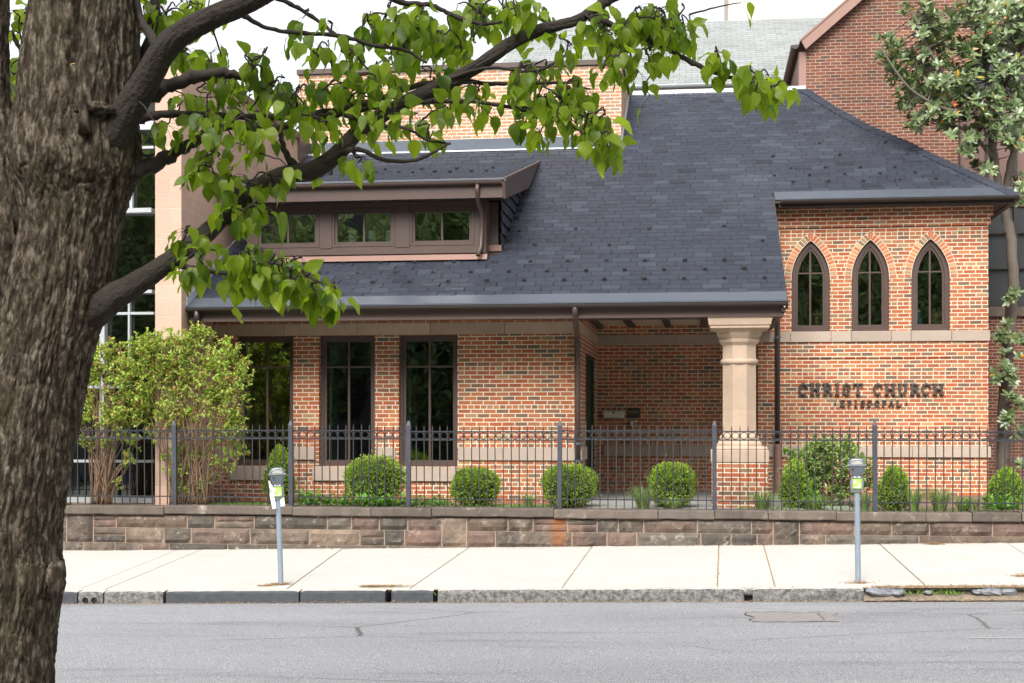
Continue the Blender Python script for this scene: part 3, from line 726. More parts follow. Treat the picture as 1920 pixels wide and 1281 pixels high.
# ---- small fittings of the porch wall
def box_thing(name,label,cat,x0,x1,y0,y1,z0,z1,mat,b=.006):
    mb=MB(); mb.bbox(x0,x1,y0,y1,z0,z1,b); o=mb.build(name,mat,None); return tag(o,label,cat)
Yp=YB-.001
t=thing('mailbox',(PX(1151,Yp),Yp,PZ(1151,784,Yp)),'pale metal wall mailbox on the dark brick inside the porch','mailbox')
mb=MB(); mb.bbox(PX(1132,Yp),PX(1171,Yp),Yp-.11,Yp,PZ(1151,783.5,Yp),PZ(1151,772,Yp),.012); mb.build('body',M['galv'],t)
mb=MB(); mb.bbox(PX(1131,Yp),PX(1172,Yp),Yp-.12,Yp-.0,PZ(1151,772,Yp)+.001,PZ(1151,770.5,Yp)+.004,.004); mb.build('lid',M['galv'],t)
mb=MB(); mb.lathe((0,0,0),[(.018,0),(.018,.01)],14); mb.v=[(PX(1151,Yp)+x,Yp-.121+ -z,PZ(1151,774,Yp)+y) for x,y,z in mb.v]; fixn(mb.build('lock',M['bronzed'],t))
t=thing('wall_plaque',(PX(1187,Yp),Yp,PZ(1187,785,Yp)),'small dark plaque with worn gold writing beside the mailbox','plaque')
mb=MB(); mb.bbox(PX(1176,Yp),PX(1200,Yp),Yp-.02,Yp,PZ(1187,784,Yp),PZ(1187,765,Yp),.004); mb.build('board',M['bronzed'],t)
mb=MB()
for i in range(12):
    x=PX(1177.5+i*1.8,Yp); z=PZ(1187,774.5,Yp)+rnd.uniform(-.006,.01); mb.tube([(x,Yp-.024,z),(x+rnd.uniform(-.006,.008),Yp-.024,z+.026)],.0035,5)
mb.build('lettering',M['gold'],t)
t=thing('intercom',(PX(1187,Yp),Yp,PZ(1187,800,Yp)),'small square intercom box under the dark plaque in the porch','intercom')
mb=MB(); mb.bbox(PX(1182,Yp),PX(1193,Yp),Yp-.05,Yp,PZ(1187,800,Yp),PZ(1187,789,Yp),.006); mb.build('box',M['galv'],t)
mb=MB(); mb.bbox(PX(1188.5,Yp),PX(1191.5,Yp),Yp-.056,Yp-.051,PZ(1187,798,Yp),PZ(1187,791,Yp),.002); mb.build('button_panel',M['black'],t)
# ------------------------------------------------------------------ lettering
def stroke(mb,pts,w,y0,y1,closed=False):
    # thick 2D polyline extruded between y0 (front) and y1
    n=len(pts); pts=[Vector((p[0],p[1])) for p in pts]; L=[];Rr=[]
    for i,p in enumerate(pts):
        a=pts[(i-1)%n] if (i or closed) else None; b=pts[(i+1)%n] if (i<n-1 or closed) else None
        d=((b if b is not None else p)-(a if a is not None else p)).normalized(); nn=Vector((-d.y,d.x))
        L.append(p+nn*w/2); Rr.append(p-nn*w/2)
    m=n if closed else n-1
    for i in range(m):
        j=(i+1)%n; q=[L[i],L[j],Rr[j],Rr[i]]
        mb.poly([(v.x,y0,v.y) for v in q],(0,y1-y0,0))
def bar(mb,x0,x1,z0,z1,y0,y1): mb.box(x0,x1,y0,y1,z0,z1)
def glyph(mb,ch_,x0,x1,z0,z1,y0,y1):
    w=x1-x0; h=z1-z0; t=h*.20; s=h*.09
    V=lambda xc,a=0,b=1: bar(mb,xc-t/2,xc+t/2,z0+h*a,z0+h*b,y0,y1)
    S=lambda xc,zz,k=1.0: bar(mb,xc-t*.95*k,xc+t*.95*k,(z0 if zz==0 else z1-s),(z0+s if zz==0 else z1),y0-.002,y1)
    def arc(cx,cz,rx,rz,a0,a1,n=14,wd=t*.85): stroke(mb,[(cx+rx*math.cos(R(a0+(a1-a0)*i/n)),cz+rz*math.sin(R(a0+(a1-a0)*i/n))) for i in range(n+1)],wd,y0,y1)
    l,r=x0+t*.95,x1-t*.95; cz=z0+h/2
    if ch_=='I': V((x0+x1)/2); S((x0+x1)/2,0); S((x0+x1)/2,1)
    elif ch_=='H':
        for x in (l,r): V(x); S(x,0); S(x,1)
        bar(mb,l,r,cz-s*.6,cz+s*.6,y0+.001,y1)
    elif ch_=='T': V((x0+x1)/2); S((x0+x1)/2,0); bar(mb,x0,x1,z1-s*1.1,z1,y0-.002,y1); bar(mb,x0,x0+s,z1-h*.3,z1,y0+.001,y1); bar(mb,x1-s,x1,z1-h*.3,z1,y0+.001,y1)
    elif ch_=='C': arc((x0+x1)/2+t*.1,cz,w/2-t*.45,h/2-t*.3,48,312,18); bar(mb,x1-t*.7,x1,z1-h*.36,z1-h*.08,y0+.001,y1)
    elif ch_=='O': stroke(mb,[((x0+x1)/2+(w/2-t*.4)*math.cos(R(a)),cz+(h/2-t*.3)*math.sin(R(a))) for a in range(0,360,20)],t*.8,y0,y1,True)
    elif ch_=='U':
        V(l,.3); V(r,.3); S(l,1); S(r,1); arc((l+r)/2,z0+h*.33,(r-l)/2,h*.33-t*.4,180,360)
    elif ch_ in 'RP':
        V(l); S(l,0); S(l,1); arc(l+w*.12,z0+h*.72,w*.42,h*.28-t*.3,90,-90,10); bar(mb,l,l+w*.15,z1-t*.75,z1-t*.05,y0+.001,y1); bar(mb,l,l+w*.15,z0+h*.42,z0+h*.42+t*.6,y0+.001,y1)
        if ch_=='R': stroke(mb,[(l+w*.25,z0+h*.47),(r,z0+s*.5)],t*.9,y0+.0015,y1); bar(mb,r-t*.5,x1,z0,z0+s,y0-.002,y1)
    elif ch_=='S':
        arc((x0+x1)/2,z0+h*.71,w*.34,h*.29-t*.35,35,250,12); arc((x0+x1)/2,z0+h*.29,w*.34,h*.29-t*.35,75,-145,12); bar(mb,x1-t*.6,x1,z1-h*.33,z1-h*.08,y0+.001,y1); bar(mb,x0,x0+t*.6,z0+h*.08,z0+h*.33,y0+.001,y1)
    elif ch_ in 'EL':
        V(l); S(l,0); S(l,1); bar(mb,l,x1,z0,z0+s,y0+.001,y1); bar(mb,x1-s,x1,z0,z0+h*.33,y0+.0015,y1)
        if ch_=='E': bar(mb,l,x1,z1-s,z1,y0+.001,y1); bar(mb,l,x1-w*.2,cz-s*.6,cz+s*.6,y0+.001,y1); bar(mb,x1-s,x1,z1-h*.3,z1,y0+.0015,y1)
    elif ch_=='A':
        xm=(x0+x1)/2; stroke(mb,[(x0+t*.7,z0),(xm,z1)],t*.6,y0,y1); stroke(mb,[(xm,z1),(x1-t*.7,z0)],t*.85,y0-.001,y1); bar(mb,x0+w*.28,x1-w*.28,z0+h*.28,z0+h*.28+s,y0+.001,y1); S(x0+t*.7,0,.9); S(x1-t*.7,0,.9)
    elif ch_=='.':
        stroke(mb,[((x0+x1)/2+w*.25*math.cos(R(a)),cz+w*.25*math.sin(R(a))) for a in range(0,360,45)],w*.5,y0,y1,True)
ys=YW+.018
sg=thing('wall_lettering',(PX(1633,ys),ys,PZ(1633,762,ys)),'dark bronze raised letters reading CHRIST CHURCH EPISCOPAL on the brick wing wall','sign')
def line(txt,xs,ya,yb,dep):
    for c_,(a,b) in zip(txt,xs):
        mb=MB(); p0,p1=1480+a/6.194,1480+b/6.194
        glyph(mb,c_,PX(p0,ys),PX(p1,ys),PZ((p0+p1)/2,yb,ys),PZ((p0+p1)/2,ya,ys),ys-dep,ys-.003)
        fixn(mb.build('letter',M['letter'],sg))
line('CHRISTCHURCH',[(100,212),(238,357),(388,505),(522,585),(612,710),(735,852),(965,1078),(1103,1230),(1253,1370),(1398,1520),(1525,1638),(1660,1790)],719,740.5,.06)
line('.EPISCOPAL.',[(518,542),(585,643),(670,724),(753,785),(823,877),(897,957),(988,1047),(1073,1132),(1146,1217),(1240,1299),(1345,1370)],750.5,762.5,.045)
# figurines behind the wing windows
z0=1.69
def fig(px,label,name,cat,mats,h,kind):
    Yv=YW+.185; x=PX(px,Yv)
    t=thing(name,(x,Yv,z0),label,cat)
    if kind=='cross':
        mb=MB(); mb.box(x-.02,x+.02,Yv-.012,Yv+.012,z0+.03,z0+h); mb.box(x-h*.33,x+h*.33,Yv-.011,Yv+.011,z0+h*.62,z0+h*.62+.04); mb.build('cross_bars',M['gold'],t)
        mb=MB(); mb.lathe((x,Yv,z0),[(.05,-.0),(.05,.01),(.03,.03)],12); mb.build('foot',M['gold'],t)
    else:
        b=MB(); b.lathe((x,Yv,z0),[(h*.20,-.0),(h*.21,.01),(h*.19,h*.3),(h*.22,h*.5),(h*.17,h*.68),(h*.07,h*.77)],14,sy=.5); b.build('robe',M[mats[0]],t,True)
        b=MB(); b.lathe((x,Yv-.005,z0),[(h*.06,h*.74),(h*.11,h*.78),(h*.115,h*.88),(h*.08,h*.97),(h*.01,h)],12); b.build('head',M[mats[1]],t,True)
        b=MB(); b.lathe((x,Yv-h*.09,z0+h*.52),[(h*.03,-.02),(h*.05,0),(h*.03,h*.08)],8); b.build('hands',M[mats[1]],t,True)
fig(1722,'blue robed statuette with white veil behind the right pointed window','statuette','statuette',('blue','statwhite'),.29,'s')
fig(1752,'tan wooden statuette behind the right pointed window','statuette','statuette',('tan','tan'),.28,'s')
fig(1531,'gold cross standing behind the left pointed window','altar_cross','cross',None,.30,'cross')
for px in (660,697,730):
    Yv=YD+.11; x=PX(px,Yv); box_thing('box','pale box on the ledge behind the middle dormer window, %s'%{660:'leftmost of the three',697:'middle of the three',730:'rightmost, cut off by frame'}[px],'box',x-.06,x+.06,Yv,Yv+.04,2.90,3.13,M['paper'])['group']='pale boxes behind the dormer window'
# ------------------------------------------------------------------ block behind the roof
XB=PX(1165,27.93); XB0=PX(560,27.93)
t=thing('rear_brick_block',(XB,27.93,GZ),'pale orange flat topped brick block rising behind the long dormer','building')
mb=MB(); mb.box(XB0,XB,27.93,31.3,4.0,7.0); mb.build('wall',M['brick2'],t)
mb=MB(); mb.box(XB0-.03,XB+.04,27.88,31.35,7.002,7.10); mb.build('coping',M['bronze'],t)
mb=MB(); mb.box(XB0,XB+.015,27.86,27.928,5.42,5.60); mb.box(XB0,XB+.02,27.80,27.858,5.36,5.48); mb.build('flashing',M['zinc'],t)
mb=MB(); mb.poly([(XB+.003,27.8,zr(27.8)-.02),(XB+.003,31,zr(31)-.02),(XB+.003,31,zr(31)+.13),(XB+.003,27.8,zr(27.8)+.13)],(.02,0,0)); mb.box(XB0,XB+.03,27.68,27.80,5.32,5.352); fixn(mb.build('edge_flashing',M['zincl'],t))
# ------------------------------------------------------------------ old gabled church, right
YO=31.02
t=thing('old_brick_church',(PX(1700,YO),YO,GZ),'older dark red brick church gable with brown verge board behind the magnolia','building')
x0=PX(1512,YO); zA=PZ(1512,92,YO); xr=PX(1950,YO)+4; k=(PZ(1619,0,YO)-zA)/(PX(1619,YO)-x0)
apx=x0+6.5; zap=zA+k*6.5
wl=[(PX(1797,YO),PZ(1797,577,YO))]; xa=wl[0][0]; zsill=wl[0][1]; zsp=PZ(1797,225,YO); wid=3.0
hole=[(xa,zsill),(xa+wid,zsill)]+[(xa+wid/2+wid/2*math.cos(R(a)),zsp+1.9*math.sin(R(a))) for a in range(0,181,12)]
mb=MB(); mb.wall([(x0,GZ-.3),(x0+13,GZ-.3),(x0+13,zA),(apx,zap),(x0,zA)],[hole],YO,YO+.45)
mb.box(x0,x0+.3,YO+.45,YO+9,GZ,zA)
fixn(mb.build('wall',M['oldbrick'],t))
mb=MB()
n=26
for i in range(n):
    a0,a1=math.pi*i/n+.02,math.pi*(i+1)/n-.02
    q=[(xa+wid/2+(wid/2+d_)*math.cos(a),zsp+(1.9+d_)*math.sin(a)) for d_,a in ((.0,a0),(.33,a0),(.33,a1),(.0,a1))]
    mb.poly([(x,YO-.02,z) for x,z in q],(0,.06,0))
fixn(mb.build('window_arch',M['vouss'],t))
M['stained']=simple('dark_leaded_glass',(.022,.026,.028),.55,0,.5,3)
M['brownboard']=simple('brown_panel',(.15,.085,.07),.6,0,.25,3)
mb=MB(); mb.wall([(x,z) for x,z in hole],[],YO+.30,YO+.33); w=fixn(mb.build('leaded_window',M['stained'],t))
mb=MB(); mb.box(xa,xa+wid,YO+.26,YO+.299,PZ(1850,385,YO),zsp+.5); mb.build('board',M['brownboard'],w)
mb=MB()
for i in range(6): x=xa+.04+i*(wid-.08)/5; mb.box(x-.035,x+.035,YO+.2,YO+.259,zsill,zsp+1.2)
for z in (zsill+.04,zsill+.85,zsill+1.6,zsp-.1): mb.box(xa,xa+wid,YO+.21,YO+.2585,z-.02,z+.02)
mb.build('tracery',M['bronzed'],w)
mb=MB(); mb.bbox(xa-.1,xa+wid+.1,YO-.08,YO+.2,zsill-.2,zsill-.002,.01); mb.build('window_sill',M['coping'],t)
# verge board, roof, gutter, cheek
def onrake(px,py): return P(px,py,YO-.2)
A,B_,Cc,D=[onrake(*q) for q in ((1511,92),(1502.5,76.5),(1590,0),(1619,0))]
kk=(Cc.z-B_.z)/(Cc.x-B_.x); L=5.8
mb=MB(); mb.poly([A,B_,(B_.x+L,YO-.2,B_.z+kk*L),(A.x+L,YO-.2,A.z+kk*L)],(0,.08,0)); fixn(mb.build('verge_board',M['copper'],t))
mb=MB(); mb.poly([(B_.x-.03,YO-.22,B_.z+.03),(B_.x+L,YO-.22,B_.z+.03+kk*L),(B_.x+L,YO-.22,B_.z-.02+kk*L),(B_.x-.03,YO-.22,B_.z-.02)],(0,9,0)); fixn(mb.build('roof',M['copper'],t))
Yg=YO-.25; gx=PX(1491,Yg); gz=PZ(1491,84,Yg)
mb=MB(); pr=[(gx+.085*math.cos(a),Yg,gz+.085*math.sin(a)) for a in [math.pi+math.pi*i/10 for i in range(11)]]
mb.poly(pr,(0,3.9,0)); mb.box(gx+.11,x0-.002,YO+.46,YO+4,GZ+6,zA-.05); fixn(mb.build('gutter',M['bronzed'],t))
mb=MB(); mb.box(x0-.16,x0-.003,YO-.0,YO+3.9,6.6,zA-.06); mb.build('cheek_flashing',M['copper'],t)
# nave with pale slates
t=thing('pale_roofed_nave',(PX(1250,35),35,GZ),'long pale grey slate church roof with a metal gutter behind the brick hall','building')
Ye=34.8; ze=PZ(1250,158,Ye); Yt=41.; ztp=PZ(1400,38,Yt)
xl=PX(905,Ye); xl2=PX(985,Yt); xr_=PX(1560,Ye)+6
mb=MB(); mb.add([(xl,Ye,ze),(xr_,Ye,ze),(xr_,Yt,ztp),(xl2,Yt,ztp)],[(0,1,2,3)]); mb.add([(xl,Ye,ze),(xl2,Yt,ztp),(xl2-1,Yt+5,ze),(xl,Yt+5,ze)],[(0,1,2,3)]); mb.build('roof',M['paleslate'],t)
mb=MB(); gutter(mb,xl,PX(1482,Ye),Ye-.12,ze-.08,.10); mb.box(xl,xr_,Ye,Ye+.1,ze-.35,ze-.01); fixn(mb.build('gutter',M['meterlight'],t))
mb=MB(); mb.box(xl,xr_,Ye+.05,Ye+.3,GZ,ze-.1); mb.build('wall',M['oldbrick'],t)
t=thing('beige_tower_block',(PX(1450,70),70,GZ),'pale beige building far behind the slate nave roof','building')
M['beige']=brick_mat('beige_facade',[(0,(.62,.55,.49)),(1,(.66,.59,.53))],(.55,.48,.43),bw=.8,bh=.3,mt=.02,head=0,stain=.08)
mb=MB(); mb.box(PX(1366,70),PX(1620,70),70,85,GZ,26); mb.build('wall',M['beige'],t)
mb=MB()
for i in range(4): x=PX(1390+i*55,70); mb.box(x,x+.9,69.97,70.02,21.5,23)
mb.build('window',M['stained'],t)
# ------------------------------------------------------------------ glass and stone building, left
YP=20.83; xp0=PX(291,YP)
t=thing('stone_and_glass_building',(xp0,YP,GZ),'pink sandstone and glass curtain wall building at the left edge behind the tree','building')
zp=PZ(345,110,YP)
mb=MB(); mb.box(xp0,XL,YP,27.1,GZ-.3,zp); mb.build('stone_pier',M['pinkblock'],t)
mb=MB(); mb.box(xp0-.03,XL+.03,YP-.03,27.4,zp+.002,zp+.14); mb.box(XL-.3,XL+.05,27.1,27.8,3.5,zp+.14); mb.build('coping',M['bronze'],t)
YG=21.35
gx0=PX(-150,YG)
mb=MB(); mb.box(gx0,xp0,YG+.02,YG+.03,GZ,PZ(270,245,YG)); mb.build('curtain_glass',M['glass'],t)
mb=MB(); mb.box(gx0,xp0,YG+1.6,YG+1.7,GZ,6); mb.build('dark_backing',M['dark'],t)  # near-black sheet stands for the unlit room behind the glass
mb=MB(); mb.box(gx0,xp0-.002,YG-.1,YG+1.6,PZ(270,244,YG),PZ(270,222,YG)); mb.box(gx0,xp0-.002,YG-.12,YG-.1,PZ(270,246,YG),PZ(270,240,YG)); mb.build('fascia',M['zincl'],t)
def hb(y,x0_,x1_,th=.04,Y=YG,dep=.07): z=PZ(270,y,YG); mu.box(PX(x0_,YG),PX(x1_,YG),Y-dep,Y,z-th/2,z+th/2)
def vb(x,y0,y1,th=.045,dep=.075): mu.box(PX(x,YG)-th/2,PX(x,YG)+th/2,YG-dep,YG-.001,PZ(x,y1,YG),PZ(x,y0,YG))
mu=MB()
hb(278,-150,291); hb(397,-150,291,.07,dep=.16); hb(548,243,291,.05,dep=.14); vb(249,246,396); vb(150,246,396); vb(50,246,396)
hb(588,197,291,.04); hb(630,-100,197,.05); hb(725,-100,250,.05); hb(865,-100,291,.04); hb(938,-100,291,.08)
vb(245,550,690,.03); vb(197,585,940,.085,.12); vb(110,400,940); vb(20,400,940); vb(204,400,545,.03)
mu.build('mullion',M['mullion'],t)
# ------------------------------------------------------------------ retaining wall, fence
YR=20.18
t=thing('retaining_wall',(-2,YR,-2.1),'low brownstone retaining wall of rough blocks with a flat stone coping','wall')
xa,xb=PX(-60,YR)-2,PX(2000,YR)+2
def rough(mb,x0,x1,z0,z1,y,amp,r):
    nx=max(3,int((x1-x0)/.05)); nz=max(3,int((z1-z0)/.05)); base=len(mb.v); vs=[];o=Vector((r.random()*50,r.random()*50,0))
    tilt=r.uniform(-.3,.3)*amp
    for j in range(nz+1):
        for i in range(nx+1):
            u,v=i/nx,j/nz; x=x0+(x1-x0)*u; z=z0+(z1-z0)*v
            e=min(u*(x1-x0),(1-u)*(x1-x0),v*(z1-z0),(1-v)*(z1-z0)); ed=min(1,e/.03)
            nn=noise.noise(Vector((x*5,z*5,0))+o)+.5*noise.noise(Vector((x*14,z*14,3))+o)+.3*noise.noise(Vector((x*30,z*30,3))+o)
            vs.append((x+(.006*noise.noise(Vector((z*9,x,1))) if 0<i<nx else .006*noise.noise(Vector((z*9,x,1)))),y-ed*(amp*(.9+.9*nn)+tilt*(v-.5)*2),z+.005*noise.noise(Vector((x*8,z,5)))))
    fs=[(j*(nx+1)+i,j*(nx+1)+i+1,(j+1)*(nx+1)+i+1,(j+1)*(nx+1)+i) for j in range(nz) for i in range(nx)]
    n1=nx+1
    m=len(vs); ring_=[i for i in range(n1)]+[j*n1+nx for j in range(1,nz+1)]+[nz*n1+i for i in range(nx-1,-1,-1)]+[j*n1 for j in range(nz-1,0,-1)]
    vs+=[(vs[i][0],y+.1,vs[i][2]) for i in ring_]
    q=len(ring_); fs+=[(ring_[k],m+k,m+(k+1)%q,ring_[(k+1)%q]) for k in range(q)]
    mb.add(vs,fs)
mb=MB(); r=random.Random(11); tall={}
rows=[(-1.386,-1.575),(-1.583,-1.80),(-1.808,-2.04),(-2.05,-2.3)]
for z1,z0_ in rows:
    x=xa-r.random()
    while x<xb:
        L=r.choice([.3,.36,.42,.5,.6,.75,.9,1.1]); 
        if (z1>-1.4 or z1>-1.6) and x>PX(1500,YR): L*=1.4
        nxt=[q_ for q_ in tall.get(z1,[]) if q_[0]>x-.02]
        if nxt:
            q_=min(nxt)
            if q_[0]-x<.06: x=q_[1]; continue
            if q_[0]<x+L+.2: L=q_[0]-x
        if z1>-1.4 and r.random()<.09:
            L=min(L,.42)
            rough(mb,x+.007,x+L-.007,-1.80,z1,YR,.042,r); tall.setdefault(-1.583,[]).append((x,x+L)); x+=L; continue
        if r.random()<.22 and L<.8:
            zm=(z1+z0_)/2; rough(mb,x+.007,x+L-.007,z0_,zm-.005,YR,.022,r); rough(mb,x+.007,x+L-.007,zm+.004,z1,YR,.022,r)
        else: rough(mb,x+.007,x+L-.007,z0_,z1,YR,.038,r)
        x+=L
mb.build('stone_blocks',M['brownstone'],t)
mb=MB(); mb.box(xa,xb,YR+.004,YR+.3,-2.4,-1.39); mb.build('mortar_bed',M['mortar'],t)
cs=[-60,118,310,550,697,810,1039,1234,1340,1440,1567,1735,1822,1914,2010]
mb=MB()
for a,b in zip(cs,cs[1:]):
    dz=r.uniform(-.012,.006); dy=r.uniform(-.012,.012); x0_,x1_=PX(a,YR),PX(b,YR); n=max(2,int((x1_-x0_)/.12)); b0=len(mb.v)
    pr=[(YR-.05+dy,-1.375+dz),(YR-.062+dy,-1.36+dz),(YR-.058+dy,-1.265+dz),(YR-.04+dy,-1.25+dz),(YR+.32,-1.25+dz),(YR+.32,-1.375+dz)]
    vs=[]; 
    for i in range(n+1):
        x=x0_+.005+(x1_-x0_-.01)*i/n
        for k_,(y,z) in enumerate(pr):
            w=.010 if k_<4 else .0
            vs.append((x,y+w*noise.noise(Vector((x*6,k_*.3,a))),z+w*noise.noise(Vector((x*5,k_*.2,a+9)))))
    q=len(pr); fs=[(i*q+k_,(i+1)*q+k_,(i+1)*q+(k_+1)%q,i*q+(k_+1)%q) for i in range(n) for k_ in range(q)]+[tuple(range(q)),tuple(n*q+k_ for k_ in range(q-1,-1,-1))]
    mb.add(vs,fs)
fixn(mb.build('coping',M['coping'],t))
YF=20.31
fz=-1.25
fence=thing('iron_fence',(PX(907,YF),YF,fz),'black wrought iron picket fence with a row of rings along the retaining wall','fence')
posts=[PX(p,YF) for p in (118,328,546,766,1049,1340,1641)]
posts=[posts[0]-1.76*2,posts[0]-1.76]+posts+[posts[-1]+2.21]
def post_mb(x,seed):
    mb=MB(); r=random.Random(seed); h=.0315; n=14; ln=1.25
    vs=[]; lx=r.uniform(-.012,.012)
    for i in range(n+1):
        z=fz+(ln-.06)*i/n; q=h*(1+.02*r.uniform(-1,1)); xx=x+lx*i/n
        vs+=[(xx-q,YF-q,z),(xx+q,YF-q,z),(xx+q,YF+q,z),(xx-q,YF+q,z)]
    fs=[(i*4+k,i*4+(k+1)%4,(i+1)*4+(k+1)%4,(i+1)*4+k) for i in range(n) for k in range(4)]
    m=len(vs); z=fz+ln-.06; q=h*.45; xx=x+lx
    vs+=[(xx-q,YF-q,z+.065),(xx+q,YF-q,z+.065),(xx+q,YF+q,z+.065),(xx-q,YF+q,z+.065)]
    fs+=[(m-4+k,m-4+(k+1)%4,m+(k+1)%4,m+k) for k in range(4)]+[(m,m+1,m+2,m+3)]
    mb.add(vs,fs); return mb
for i,x in enumerate(posts): post_mb(x,i).build('post',M['ironpost'],fence)
pk0=None; 
for i,(a,b) in enumerate(zip(posts,posts[1:])):
    n=15 if b-a<2 else 19; dz=r.uniform(-.012,.012); st=(b-a)/n
    zt_,zm_,zb_=-.14+dz,-.262+dz,-1.122+dz
    mb=MB(); mb.box(a+.03,b-.03,YF-.011,YF+.011,zt_-.008,zt_+.008); mb.box(a+.03,b-.03,YF-.011,YF+.011,zm_-.009,zm_+.009); mb.box(a+.03,b-.03,YF-.010,YF+.010,zb_-.008,zb_+.008)
    pan=mb.build('fence_panel',M['iron'],fence)
    rg=MB(); rr=(zt_-zm_)/2-.012
    for k_ in range(n):
        cx=a+st*(k_+.5); cz=(zt_+zm_)/2
        rg.tube([(cx+rr*math.cos(w),YF,cz+rr*math.sin(w)) for w in [2*math.pi*j/16 for j in range(17)]],.0055,6,False)
        rg.lathe((a+st*k_,YF,cz-.01),[(.008,-.006),(.017,0),(.017,.02),(.008,.026)],8) if k_ else None
    rg.build('ring_row',M['iron'],pan)
    for k_ in range(1,n):
        x=a+st*k_; tp=-.045+dz; bt=fz+.005 if True else 0
        if pk0 is None:
            m=MB(); w=.0068
            m.box(-w,w,-w,w,0,1.15); m.add([(-w,-w,1.15),(w,-w,1.15),(w,w,1.15),(-w,w,1.15),(0,0,1.205)],[(0,1,4),(1,2,4),(2,3,4),(3,0,4)])
            pk0=m.build('picket',M['iron'],None,loc=(0,0,0)); pk0.parent=pan; o=pk0
        else:
            o=pk0.copy(); C.objects.link(o); o.parent=pan
        o.location=Vector((x+r.uniform(-.002,.002),YF,fz+dz+.002))-ORG[pan.name]; o.rotation_euler=(0,R(r.uniform(-.35,.35)),0)
# ------------------------------------------------------------------ ground, sidewalk, kerb, road
def S(X,Y): return -1.824+.02*max(-30,min(30,X))+.02*(Y-16.2)
def ground_sheet(name,x0,x1,y0,y1,f,mat,nx=40,ny=8,kind='structure'):
    mb=MB(); vs=[(x0+(x1-x0)*i/nx,y0+(y1-y0)*j/ny) for j in range(ny+1) for i in range(nx+1)]
    mb.add([(x,y,f(x,y)) for x,y in vs],[(j*(nx+1)+i,j*(nx+1)+i+1,(j+1)*(nx+1)+i+1,(j+1)*(nx+1)+i) for j in range(ny) for i in range(nx)])
    return tag(mb.build(name,mat,None,loc=(0,0,0)),kind=kind)
YK=15.70
def road_z(X,Y): return S(X,YK)-.143+.012*(min(Y,11.6)-7.5)*0+.010*min(YK-Y,max(0,Y-7.5))
ground_sheet('road',-40,40,7.5,YK+.02,road_z,M['asphalt'],80,12)
ground_sheet('near_sidewalk',-40,40,-6,7.4,lambda x,y:S(x,YK)-.01,M['ground'])
mb=MB(); mb.box(-40,40,7.4,7.55,-3,-2.6); 
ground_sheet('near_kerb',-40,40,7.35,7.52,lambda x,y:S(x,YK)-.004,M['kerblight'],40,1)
ground_sheet('ground',-300,300,-300,400,lambda x,y:-2.75,M['ground'],2,2)
ground_sheet('garden_soil',-13,9,20.3,33,lambda x,y:-1.285+.012*noise.noise(Vector((x*3,y*3,0))),M['soil'],120,60)
# sidewalk slabs with real joints
jp=[(-30,-30),(-24,-24),(-18,-18),(-14,-14),(-11.5,-11.5)]
def gx_(px,py,Y): return PX(px,Y)
J=[(-16,-16),(-13.4,-13.4),(-10.9,-10.9),(PX(330,20.1),PX(150,15.9)),(PX(375,20.1),PX(200,15.9)),(PX(640,20.1),PX(540,15.9)),(PX(878,20.1),PX(770,15.9)),(PX(1110,20.1),PX(1055,15.9)),(PX(1348,20.1),PX(1345,15.9)),(PX(1432,20.1),PX(1453,15.9)),(PX(1650,20.1),PX(1735,15.9)),(PX(1890,20.1),PX(2010,15.9)),(6.9,6.9),(9.2,9.2),(12,12)]
mb=MB(); r=random.Random(3)
for (a0,a1),(b0,b1) in zip(J,J[1:]):
    g=.007; dz=r.uniform(-.003,.003); y0,y1=15.86,YR+.02
    n=6
    for i in range(n):
        t0,t1=i/n,(i+1)/n
        ya_,yb_=y0+(y1-y0)*t0,y0+(y1-y0)*t1
        xl0,xl1=a1+(a0-a1)*t0+g,a1+(a0-a1)*t1+g; xr0,xr1=b1+(b0-b1)*t0-g,b1+(b0-b1)*t1-g
        q=[(xl0,ya_),(xr0,ya_),(xr1,yb_),(xl1,yb_)]
        b_=len(mb.v); mb.add([(x,y,S(x,y)+dz) for x,y in q]+[(x,y,S(x,y)-.05) for x,y in q],[(0,1,2,3),(0,4,5,1),(1,5,6,2),(3,7,4,0)])
tag(mb.build('sidewalk',M['concrete'],None,loc=(0,0,0)),kind='structure')
ground_sheet('sidewalk_joint_fill',-16,12,15.8,YR+.05,lambda x,y:S(x,y)-.012,M['litter2'] if 'litter2' in M else simple('joint_fill',(.34,.24,.13),.95,0,.3,20),60,10)
def rock(mb,c,sx,sy,sz,seed,n=9,m=14):
    vs=[];o=Vector((seed*3.1,seed*1.7,0))
    for i in range(n+1):
        a=math.pi*i/n
        for j in range(m):
            b=2*math.pi*j/m; d=Vector((math.sin(a)*math.cos(b),math.sin(a)*math.sin(b),math.cos(a)))
            f=1+.35*noise.noise(d*1.3+o)+.2*noise.noise(d*4+o); vs.append((c[0]+d.x*sx*f,c[1]+d.y*sy*f,c[2]+d.z*sz*f))
    mb.add(vs,[(i*m+j,i*m+(j+1)%m,(i+1)*m+(j+1)%m,(i+1)*m+j) for i in range(n) for j in range(m)])
